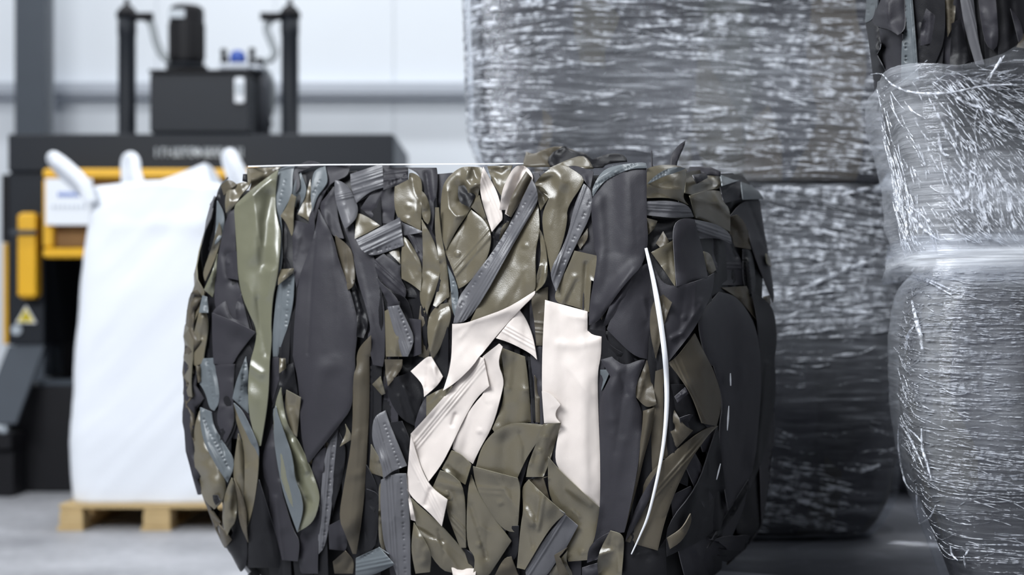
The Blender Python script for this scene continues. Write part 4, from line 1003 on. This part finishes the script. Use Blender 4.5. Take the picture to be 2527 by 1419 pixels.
# the low wrapped bales everything stands on
for (cx, cy, t_, a, b, lab) in ((.2, 4.33, 25, .82, .56, 'low grey film-wrapped bale lying under the strapped bale'), (1.0, 5.80, 0, .95, .70, 'low grey film-wrapped bale under the wrapped stack behind'), (1.72, 3.86, 8.8, .60, .46, 'low grey film-wrapped bale under the stack at far right'), (2.26, 7.12, 3, .82, .6, 'low grey film-wrapped bale under the added bale behind the right-hand stack')):
    body = Body(cx, cy, t_, a, a, b, 8, [(0, -.03), (.06, 0), (.25, 0), (.3, -.012), (.335, -.05)], 1, 1, 1)
    e = empty('film_wrapped_bale', (cx, cy, 0), lab, 'wrapped bale', 'low wrapped bales on the floor')
    core_uv(body, 'compressed_core', e, .008, .318, .012, PATCHD, .006, 3)
    shell(body, 'stretch_film', e, .001, .33, .006, FILM_LOW, .006, 3, 9, 240, 40, 6)
# ------------------------------------------------------------------ hall
WALL = plain('wall_panel', lin(222, 227, 233), .6, var=.03, nscale=1.2)
def concrete():
    m, nt, out = mat('floor_concrete'); L = nt.links.new
    tc = nd(nt, 'ShaderNodeTexCoord'); p = nd(nt, 'ShaderNodeBsdfPrincipled', Roughness=.55)
    a = nd(nt, 'ShaderNodeTexNoise', Scale=1.3, Detail=6.0); b = nd(nt, 'ShaderNodeTexNoise', Scale=14.0, Detail=4.0)
    L(tc.outputs['Object'], a.inputs['Vector']); L(tc.outputs['Object'], b.inputs['Vector'])
    mx = nd(nt, 'ShaderNodeMath', operation='MULTIPLY_ADD'); L(b.outputs['Fac'], mx.inputs[0]); mx.inputs[1].default_value = .35; L(a.outputs['Fac'], mx.inputs[2])
    cr = nd(nt, 'ShaderNodeValToRGB'); e = cr.color_ramp.elements
    e[0].position = .45; e[0].color = lin(128, 129, 134); e[1].position = .9; e[1].color = lin(178, 179, 184)
    L(mx.outputs[0], cr.inputs['Fac']); L(cr.outputs['Color'], p.inputs['Base Color'])
    bp = nd(nt, 'ShaderNodeBump', Strength=.3, Distance=.004); L(b.outputs['Fac'], bp.inputs['Height']); L(bp.outputs['Normal'], p.inputs['Normal'])
    L(p.outputs[0], out.inputs['Surface']); return m
b = MB(); b.box(-14, 14, -10, 12.3, -.1, 0); meta(b.build('floor', concrete()), kind='structure')
YW = 12.0
b = MB()
x = -14.0
while x < 14: b.box(x+.004, x+1.0, YW, YW+.25, 0, 8, .004); x += 1.0
b.box(-14, 14, YW+.02, YW+.24, 0, 7.99)
meta(b.build('wall_back', WALL), kind='structure')
RAIL = plain('rail_grey', lin(172, 178, 188), .45, var=.05)
zr = lambda y: EYE-(y-HY)/F*(YW-.12)
b = MB(); b.box(-14, 14, YW-.16, YW+.002, zr(232), zr(205), .004); b.box(-14, 14, YW-.13, YW+.002, zr(241), zr(232)-.001)
meta(b.build('trim_1', RAIL), kind='structure')
STEEL = plain('column_grey', lin(68, 74, 82), .5, var=.06, spec=.25); STEELL = plain('column_light', lin(150, 156, 164), .5, var=.05)
b = MB(); yc = 11.35
X = lambda p, Y: (p-HX)/F*Y
b.box(X(36, yc), X(112, yc), yc, yc+.02, 0, 8, .003); b.box(X(70, yc), X(80, yc), yc+.021, yc+.3, 0, 8); b.box(X(38, yc), X(132, yc+.3), yc+.301, yc+.325, 0, 8, .003, mi=1)
o = b.build('steel_column', [STEEL, STEELL]); meta(o, 'grey steel I-section column rising to the roof behind the baling press', 'column')

# ------------------------------------------------------------------ baling press
BLK = plain('press_black', lin(27, 31, 38), .5, var=.08, spec=.25); BLKD = plain('press_dark', lin(20, 20, 24), .55, var=.1, spec=.25); BLKG = plain('press_grey', lin(62, 68, 76), .5, var=.08, spec=.25)
YEL = plain('press_yellow', lin(226, 172, 28), .4, var=.06); WHT = plain('sign_white', lin(232, 236, 242), .5, var=.02)
HOSE = plain('hose_grey', lin(158, 164, 168), .45, var=.05); BLUE = plain('valve_blue', lin(52, 84, 168), .4); BRN = plain('chute_brown', lin(124, 90, 48), .7, var=.2)
SIGNY = plain('sign_yellow', lin(228, 206, 50), .5, var=.03); LETT = plain('letter_grey', lin(170, 178, 186), .5, var=.03); LETB = plain('letter_blue', lin(90, 122, 196), .5, var=.03); LETG = plain('letter_pale', lin(190, 196, 206), .5, var=.03); LBL = plain('label_silver', lin(170, 178, 186), .4, var=.04)
YB = 9.2
bx_ = lambda p: X(p, YB); bz = lambda p: EYE-(p-HY)/F*YB
pz = lambda p, Y=7.63: EYE-(p-HY)/F*Y
press = empty('baling_press', (bx_(500), YB+.6, 0), 'black two-cylinder vertical baling press with yellow door frame against the white wall', 'baling press')
def part(name, m, boxes, bev=.01, depth=None):
    b = MB()
    for (x0, x1, y0, y1, ya, yb) in boxes: b.box(X(x0, YB+ya), X(x1, YB+ya), YB+ya, YB+yb, max(0, pz(y1, YB+ya)), pz(y0, YB+ya), bev)
    return b.build(name, m, press)
part('top_beam', BLK, [(20, 970, 330, 424, 0, 1.22)])
part('beam_end_face', BLKG, [(970.5, 973, 333, 424, 0, 1.24)], 0)  # the beam's end face, in a lighter grey than its front
part('side_column', BLK, [(22, 108, 424.5, 852, .02, 1.2)])
part('side_column', BLK, [(860, 968, 424.5, 1216, .02, 1.2)])
part('inner_post', BLKG, [(108.5, 124, 640, 930, .25, .5)])
part('rear_frame', BLKD, [(124.5, 860, 424.5, 935, .8, 1.2)])
part('base_chamber', BLKD, [(20, 859, 953, 1216.8, .05, 1.2)])
part('lintel_bar', BLKG, [(96, 859, 938, 952, .06, .3)], .004)
part('bale_chute', BRN, [(131, 640, 441, 611, -.1, -.05)], .004)
part('door_frame', YEL, [(106, 640, 416, 440, -.16, -.03), (106, 130, 441, 611, -.16, -.03), (106, 640, 612, 636, -.16, -.03), (618, 640, 441, 611, -.16, -.03)], .012)
part('edge_trim', YEL, [(8, 19, 600, 850, .3, .5)], .006)
part('side_box', BLKD, [(4, 21, 430, 598, .2, .6)], .006)
g = part('handle_bar', YEL, [(43, 88, 524, 736, -.10, .015)], .02)
b = MB(); b.box(bx_(40), bx_(104), YB-.125, YB-.101, bz(581), bz(570), .003); o = b.build('clamp', BLKG, g)
b = MB(); b.box(bx_(137), bx_(250), YB-.2, YB-.19, bz(560), bz(448), .003); notice = b.build('notice_board', WHT, press)
b = MB()
for i in range(6): b.box(bx_(168+i*9), bx_(174+i*9), YB-.206, YB-.2005, bz(491), bz(481))
b.build('notice_lettering', LETB, notice)
b = MB()
for i in range(8): b.box(bx_(154+i*11), bx_(160+i*11), YB-.206, YB-.2005, bz(519), bz(512))
b.build('notice_lettering', LETG, notice)
tri = lambda cx, cy, r: [(bx_(cx+r*math.sin(a)), bz(cy-r*math.cos(a))) for a in (0, 2*PI/3, 4*PI/3)]
b = MB(); b.prism(tri(63, 783, 29), YB+.008, YB+.0195); sg = b.build('warning_sign', WHT, press)
b = MB(); b.prism(tri(63, 783, 22), YB+.002, YB+.0078); b.build('warning_triangle', SIGNY, sg)
b = MB(); b.box(bx_(61), bx_(65), YB-.003, YB+.0018, bz(786), bz(772)); b.box(bx_(61), bx_(65), YB-.003, YB+.0018, bz(792), bz(788)); b.build('warning_mark', BLKD, sg)
b = MB(); b.prism([(bx_(39+13*math.cos(a)), bz(814-13*math.sin(a))) for a in np.linspace(0, 2*PI, 18, endpoint=False)], YB+.006, YB+.0195); b.build('round_sticker', LBL, press)
# sloping guard plate with its feet
b = MB(); A_ = [(bx_(18), YB+.015, bz(853)), (bx_(108), YB+.015, bz(853)), (bx_(76), YB-.28, bz(1036)), (bx_(-14), YB-.28, bz(1036))]
b.add(A_+[(x, y+.03, z-.01) for x, y, z in A_], [(0,1,2,3), (7,6,5,4), (0,4,5,1), (1,5,6,2), (2,6,7,3), (3,7,4,0)]); guard = b.build('guard_plate', BLKG, press)
b = MB()
for p in (0, 42):
    b = MB(); b.box(bx_(p-8), bx_(p+8), YB-.25, YB-.2, bz(1062), bz(1034), .01); b.build('guard_bracket', LBL, guard)
b = MB(); b.box(bx_(-14), bx_(62), YB-.26, YB+.04, bz(1100), bz(1063), .01); b.box(bx_(16), bx_(60), YB-.2, YB+.04, 0, bz(1101), .01); b.build('guard_foot', BLKD, press)
# lettering on the beam: too far out of focus to read, a run of light strokes either side of an emblem
b = MB(); xs = 384; k = 0
while xs < 590:
    if 478 <= xs <= 500:
        b.prism([(bx_(489), bz(363)), (bx_(500), bz(376)), (bx_(489), bz(389)), (bx_(478), bz(376))], YB-.012, YB-.0005); xs = 503; continue
    g3 = [(R.random() < .6) for _ in range(5)]
    b.box(bx_(xs), bx_(xs+3.6), YB-.01, YB-.0005, bz(388), bz(364))
    for on, (ya, yb_) in zip(g3, ((364, 368.5), (374, 378.5), (383.5, 388))):
        if on: b.box(bx_(xs+3.65), bx_(xs+9), YB-.01, YB-.0005, bz(yb_), bz(ya))
    if g3[3]: b.box(bx_(xs+9.05), bx_(xs+12), YB-.01, YB-.0005, bz(388 if g3[4] else 377), bz(364 if g3[2] else 374))
    xs += 14; k += 1
b.build('beam_lettering', LETT, press)
# hydraulics on top
for (x0, x1, top) in ((292, 335, 44), (694, 737, 44)):
    Yc = YB+.45; cx = X((x0+x1)/2, Yc); r = (X(x1, Yc)-X(x0, Yc))/2; zb = bz(329.8); zt = pz(top, Yc)
    b = MB(); b.lathe((cx, YB+.45, 0), [(r*1.12, zb), (r*1.12, zb+.02), (r, zb+.03), (r, zt-.12), (r*1.06, zt-.11), (r*1.06, zt)], 28); cyl = b.build('hydraulic_cylinder', BLK, press)
    b = MB(); b.lathe((cx, YB+.45, 0), [(r*1.22, zt+.001), (r*1.22, zt+.03), (r*.75, zt+.07), (r*.3, zt+.09), (r*.28, zt+.13)], 20); b.build('cylinder_cap', BLKD, cyl)
    sgn = 1 if x0 < 500 else -1
    b = MB(); b.tube([(cx+sgn*r*.9, YB+.4, pz(41, YB+.4)), (cx+sgn*(r+.13), YB+.38, pz(42, YB+.4))], .028, 10); b.build('hose_fitting', BLKD, cyl)
hz = lambda P, yy: [(X(a, yy), yy, pz(c, yy)) for a, c in P]
b = MB(); b.tube(spline(hz([(352,41),(368,48),(377,70),(384,100),(397,130),(418,152)], YB+.42), 6), .027, 10); b.build('hydraulic_hose', HOSE, press)
b = MB(); b.tube(spline(hz([(682,42),(664,52),(658,72),(668,100),(678,128),(668,146),(648,152)], YB+.42), 6), .025, 10); b.build('hydraulic_hose', HOSE, press)
b = MB(); b.tube(spline(hz([(640,160),(660,180),(672,215),(668,270),(650,329)], YB+.55), 6), .022, 10); b.build('hydraulic_hose', HOSE, press)
b = MB(); b.tube(spline(hz([(668,300),(662,315),(655,329)], YB+.5), 4), .016, 8); b.build('hydraulic_hose', BLKD, press)
part('oil_tank', BLK, [(370, 615, 178, 329.6, .1, .8)], .015)
part('tank_lid', BLKD, [(366, 619, 171, 177.6, .08, .82)], .004)
b = MB(); b.lathe((X(640, YB+.5), YB+.5, 0), [(.075, bz(329.7)), (.075, pz(200, YB+.5)), (.066, pz(188, YB+.5)), (.03, pz(183, YB+.5))], 24); b.build('filter_canister', plain('canister_grey', lin(96, 99, 106), .45), press)
b = MB(); b.box(bx_(573), bx_(597), YB+.075, YB+.099, bz(250), bz(186), .008); b.box(bx_(577), bx_(593), YB+.06, YB+.0745, bz(228), bz(200), .004, mi=1); b.build('level_gauge', [WHT, LBL], press)
b = MB(); Ym = YB+.4; qz = lambda p: pz(p, Ym); cx = X(461, Ym); r = (X(503, Ym)-X(419, Ym))/2
b.lathe((cx, YB+.4, 0), [(r*.98, qz(158)), (r, qz(150)), (r, qz(30)), (r*.97, qz(22)), (r*.8, qz(16))], 32)
for i in range(26):
    a = 2*PI*i/26; c_, s_ = math.cos(a), math.sin(a)
    b.box(cx+c_*r*1.02-.004, cx+c_*r*1.02+.004, YB+.4+s_*r*1.02-.004, YB+.4+s_*r*1.02+.004, qz(145), qz(60))
motor = b.build('pump_motor', BLKD, press)
b = MB(); b.box(X(426, Ym), X(466, Ym), YB+.4-r*1.05, YB+.4-r*.93, qz(53), qz(32), .004); b.build('motor_plate', LBL, motor)
b = MB(); b.lathe((cx, YB+.4, 0), [(r*1.2, qz(170.6)), (r*1.2, qz(164)), (r*.9, qz(158.5))], 28); b.build('motor_flange', BLK, motor)
pz2 = lambda p: pz(p, YB+.36)
part('valve_block', LETG, [(540, 612, 155, 170.6, .25, .5), (614, 645, 160, 170.6, .3, .5)], .008)
b = MB(); b.lathe((X(587, YB+.35), YB+.35, 0), [(.054, pz2(154.8)), (.056, pz2(146)), (.048, pz2(132)), (.028, pz2(126))], 20); b.build('solenoid_valve', BLUE, press)
for (p, q) in ((552, 124), (622, 122), (556, 144), (640, 146)):
    b = MB(); b.lathe((X(p, YB+.36), YB+.36, 0), [(.022, pz2(154.8 if p < 612 else 159.8)), (.018, pz2(q+6)), (.024, pz2(q+5)), (.02, pz2(q-3))], 12); b.build('valve_fitting', BLKD, press)

# ------------------------------------------------------------------ bulk bag on its pallet
YP = 7.63
WOOD = plain('pallet_wood', lin(190, 164, 118), .7, var=.2, nscale=12)
pal = empty('wooden_pallet', (X(385, YP), YP+.5, 0), 'pale wooden pallet under the white bulk bag', 'pallet')
xl, xr = X(146, YP), X(626, YP); zt = .142
for i in range(6):
    y0 = YP+i*.2; b = MB(); b.box(xl, xr, y0, y0+(.14), zt-.022, zt, .003); b.build('deck_board', WOOD, pal)
for x0, x1 in ((xl, xl+.125), ((xl+xr)/2-.072, (xl+xr)/2+.072), (xr-.125, xr)):
    b = MB(); b.box(x0+.005, x1-.005, YP+.005, YP+1.13, zt-.044, zt-.0225, .002); b.build('stringer_board', WOOD, pal)
    for yy in (YP+.003, YP+.5, YP+.99):
        b = MB(); b.box(x0, x1, yy, yy+.14, .0225, zt-.0445, .004); b.build('block', WOOD, pal)
    b = MB(); b.box(x0-.012, x1+.004, YP, YP+1.135, 0, .022, .002); b.build('base_board', WOOD, pal)
BAG = plain('bag_white', lin(233, 237, 244), .6, var=.02, bump=.2, bscale=90)
bag = empty('bulk_bag', (X(385, YP), YP+.52, zt), 'tall white woven bulk bag with lifting loops standing on the pallet', 'bulk bag')
Yb = YP+.03
bc = ((X(158, Yb)+X(604, Yb))/2, Yb+.46)
BG = Body(bc[0], bc[1], 0, bc[0]-X(158, Yb), X(604, Yb)-bc[0], .46, 7, [(.14,-.012),(.18,.0),(.5,.01),(.9,-.012),(1.3,-.035),(1.6,-.07),(1.78,-.088),(1.85,-.1)], 1, .6, .6)
d, ph, tot = BG.arc(); nphi, nz = 200, 90
sp = np.linspace(0, tot, nphi, endpoint=False); SS, TT = np.meshgrid(sp, np.linspace(0, 1, nz))
PHI = np.interp(SS, d, ph)
sc_ = SS-tot/2
zt_ = pz(452)+.012*np.cos(sc_*9)
ZZ = zt+.001+(zt_-zt)*TT
wv = np.sin(SS/tot*2*PI*3)*.003
h = .008*fbm(np.cos(SS/tot*2*PI)*3+5, ZZ*5+np.sin(SS/tot*2*PI)*3, 3)+.012*np.exp(-((ZZ-1.66)/.05)**2)*fbm(SS*4, ZZ*8, 2)+wv
P = BG.polar(PHI.ravel(), ZZ.ravel(), h.ravel())
fs = [[k*nphi+i, k*nphi+(i+1) % nphi, (k+1)*nphi+(i+1) % nphi, (k+1)*nphi+i] for k in range(nz-1) for i in range(nphi)]
n0 = len(P)
# sagging closed top
rings = 8; extra = []
ctr = P[-nphi:].mean(0)
for k in range(1, rings+1):
    t = k/rings; Q = P[n0-nphi:n0]*(1-t)+ctr*t; Q[:, 2] += .05*math.sin(t*PI/2)+.012*fbm(Q[:, 0]*9, Q[:, 1]*9, 2)*(1-t)
    extra.append(Q)
Pall = np.concatenate([P]+extra)
for k in range(rings):
    a = n0-nphi if k == 0 else n0+(k-1)*nphi; c = n0+k*nphi
    fs += [[a+i, a+(i+1) % nphi, c+(i+1) % nphi, c+i] for i in range(nphi)]
fs.append(list(range(nphi-1, -1, -1)))
mk('bag_body', Pall, fs, BAG, bag)
hb = lambda P, Y: [(X(a, Y), Y, pz(c, Y)) for a, c in P]
def loop(pts, Y, w, name='lifting_loop', dy=0):
    c = spline([Vector((X(a, Y+e), Y+e, pz(z, Y+e))) for a, z, e in pts], 8)
    b = MB(); b.tube(c, w, 10, .35); return b.build(name, BAG, bag)
loop([(225,500,.0),(205,452,.0),(165,412,.02),(134,390,.04),(131,396,.10),(160,430,.2),(205,470,.26)], Yb+.02, .036)
loop([(350,470,.0),(336,430,.0),(332,398,.0),(322,388,.03),(312,398,.06),(312,440,.08),(316,470,.1)], Yb+.82, .034)
loop([(615,470,.0),(600,440,.0),(582,405,.0),(568,382,.02),(562,392,.07),(574,430,.1),(590,470,.14)], Yb+.04, .036)
# raised filling flap at the top
fl = [(388,470),(390,446),(420,436),(455,422),(490,406),(504,400),(512,420),(517,446),(522,470)]
b = MB(); yy = Yb+.30
front = [(X(a, yy), pz(c, yy)) for a, c in fl]
nf = len(front)
Vf = []
for k in range(7):
    t = k/6; yk = yy+t*.34; lift = 1-.9*(t-.15)**2
    for (x_, z_) in front: Vf.append((x_+.05*t, yk, 1.80+(z_-1.80)*lift-.02*t))
Ff = [[k*nf+i, k*nf+i+1, (k+1)*nf+i+1, (k+1)*nf+i] for k in range(6) for i in range(nf-1)]+[list(range(nf)), list(range(7*nf-1, 6*nf-1, -1))]
b.add(Vf, Ff, False); b.build('filling_flap', BAG, bag)

# ------------------------------------------------------------------ light and camera
w = bpy.data.worlds.new('World'); SC.world = w; w.use_nodes = True
nt = w.node_tree; nt.nodes.clear(); L = nt.links.new
tc = nt.nodes.new('ShaderNodeTexCoord'); sx = nt.nodes.new('ShaderNodeSeparateXYZ'); L(tc.outputs['Generated'], sx.inputs[0])
cr = nt.nodes.new('ShaderNodeValToRGB'); e = cr.color_ramp.elements
e[0].position = 0; e[0].color = (.12, .12, .13, 1); e[1].position = 1; e[1].color = (.80, .86, .96, 1)
q = e.new(.5); q.color = (.30, .32, .35, 1); q = e.new(.62); q.color = (.42, .45, .5, 1)
mp = nt.nodes.new('ShaderNodeMapRange'); L(sx.outputs['Z'], mp.inputs['Value']); mp.inputs['From Min'].default_value = -1; mp.inputs['From Max'].default_value = 1
L(mp.outputs[0], cr.inputs['Fac'])
bg = nt.nodes.new('ShaderNodeBackground'); bg.inputs['Strength'].default_value = .19; L(cr.outputs['Color'], bg.inputs['Color'])
wo = nt.nodes.new('ShaderNodeOutputWorld'); L(bg.outputs[0], wo.inputs['Surface'])
def lamp(x, y, z, sx_, sy_, P, col=(.94, .97, 1), aim=None):
    l = bpy.data.lights.new('hall_lamp', 'AREA'); l.shape = 'RECTANGLE'; l.size = sx_; l.size_y = sy_; l.energy = P; l.color = col
    o = bpy.data.objects.new('hall_lamp', l); C.objects.link(o); o.location = (x, y, z)
    if aim: o.rotation_euler = (Vector(aim)-Vector((x, y, z))).to_track_quat('-Z', 'Y').to_euler()
    return o
for x_ in (-5.5, -2.2, 1.1, 4.4):
    for y_ in (-3.5, .2, 7.6, 10.4): lamp(x_, y_, 6.5, 1.6, .35, 74 if y_ > 5 else (95 if x_ < 0 else 45))
lamp(-3.6, .6, 5.4, 4.2, 2.6, 690, aim=(0, 4.2, 1.0))
cam = bpy.data.cameras.new('Camera'); co = bpy.data.objects.new('Camera', cam); C.objects.link(co)
co.location = (0, 0, EYE); co.rotation_euler = (PI/2, 0, 0)
cam.sensor_width = 36; cam.lens = F/2527*36; cam.clip_end = 100
cam.shift_y = (HY-709.5)/2527
cam.dof.use_dof = True; cam.dof.focus_distance = 3.72; cam.dof.aperture_fstop = 1.4
SC.camera = co
vs_ = SC.view_settings; vs_.view_transform = 'Standard'; vs_.look = 'None'; vs_.gamma = 1; vs_.exposure = -0.1
SC.cycles.max_bounces = 8; SC.cycles.transparent_max_bounces = 12; SC.cycles.caustics_reflective = False; SC.cycles.caustics_refractive = False
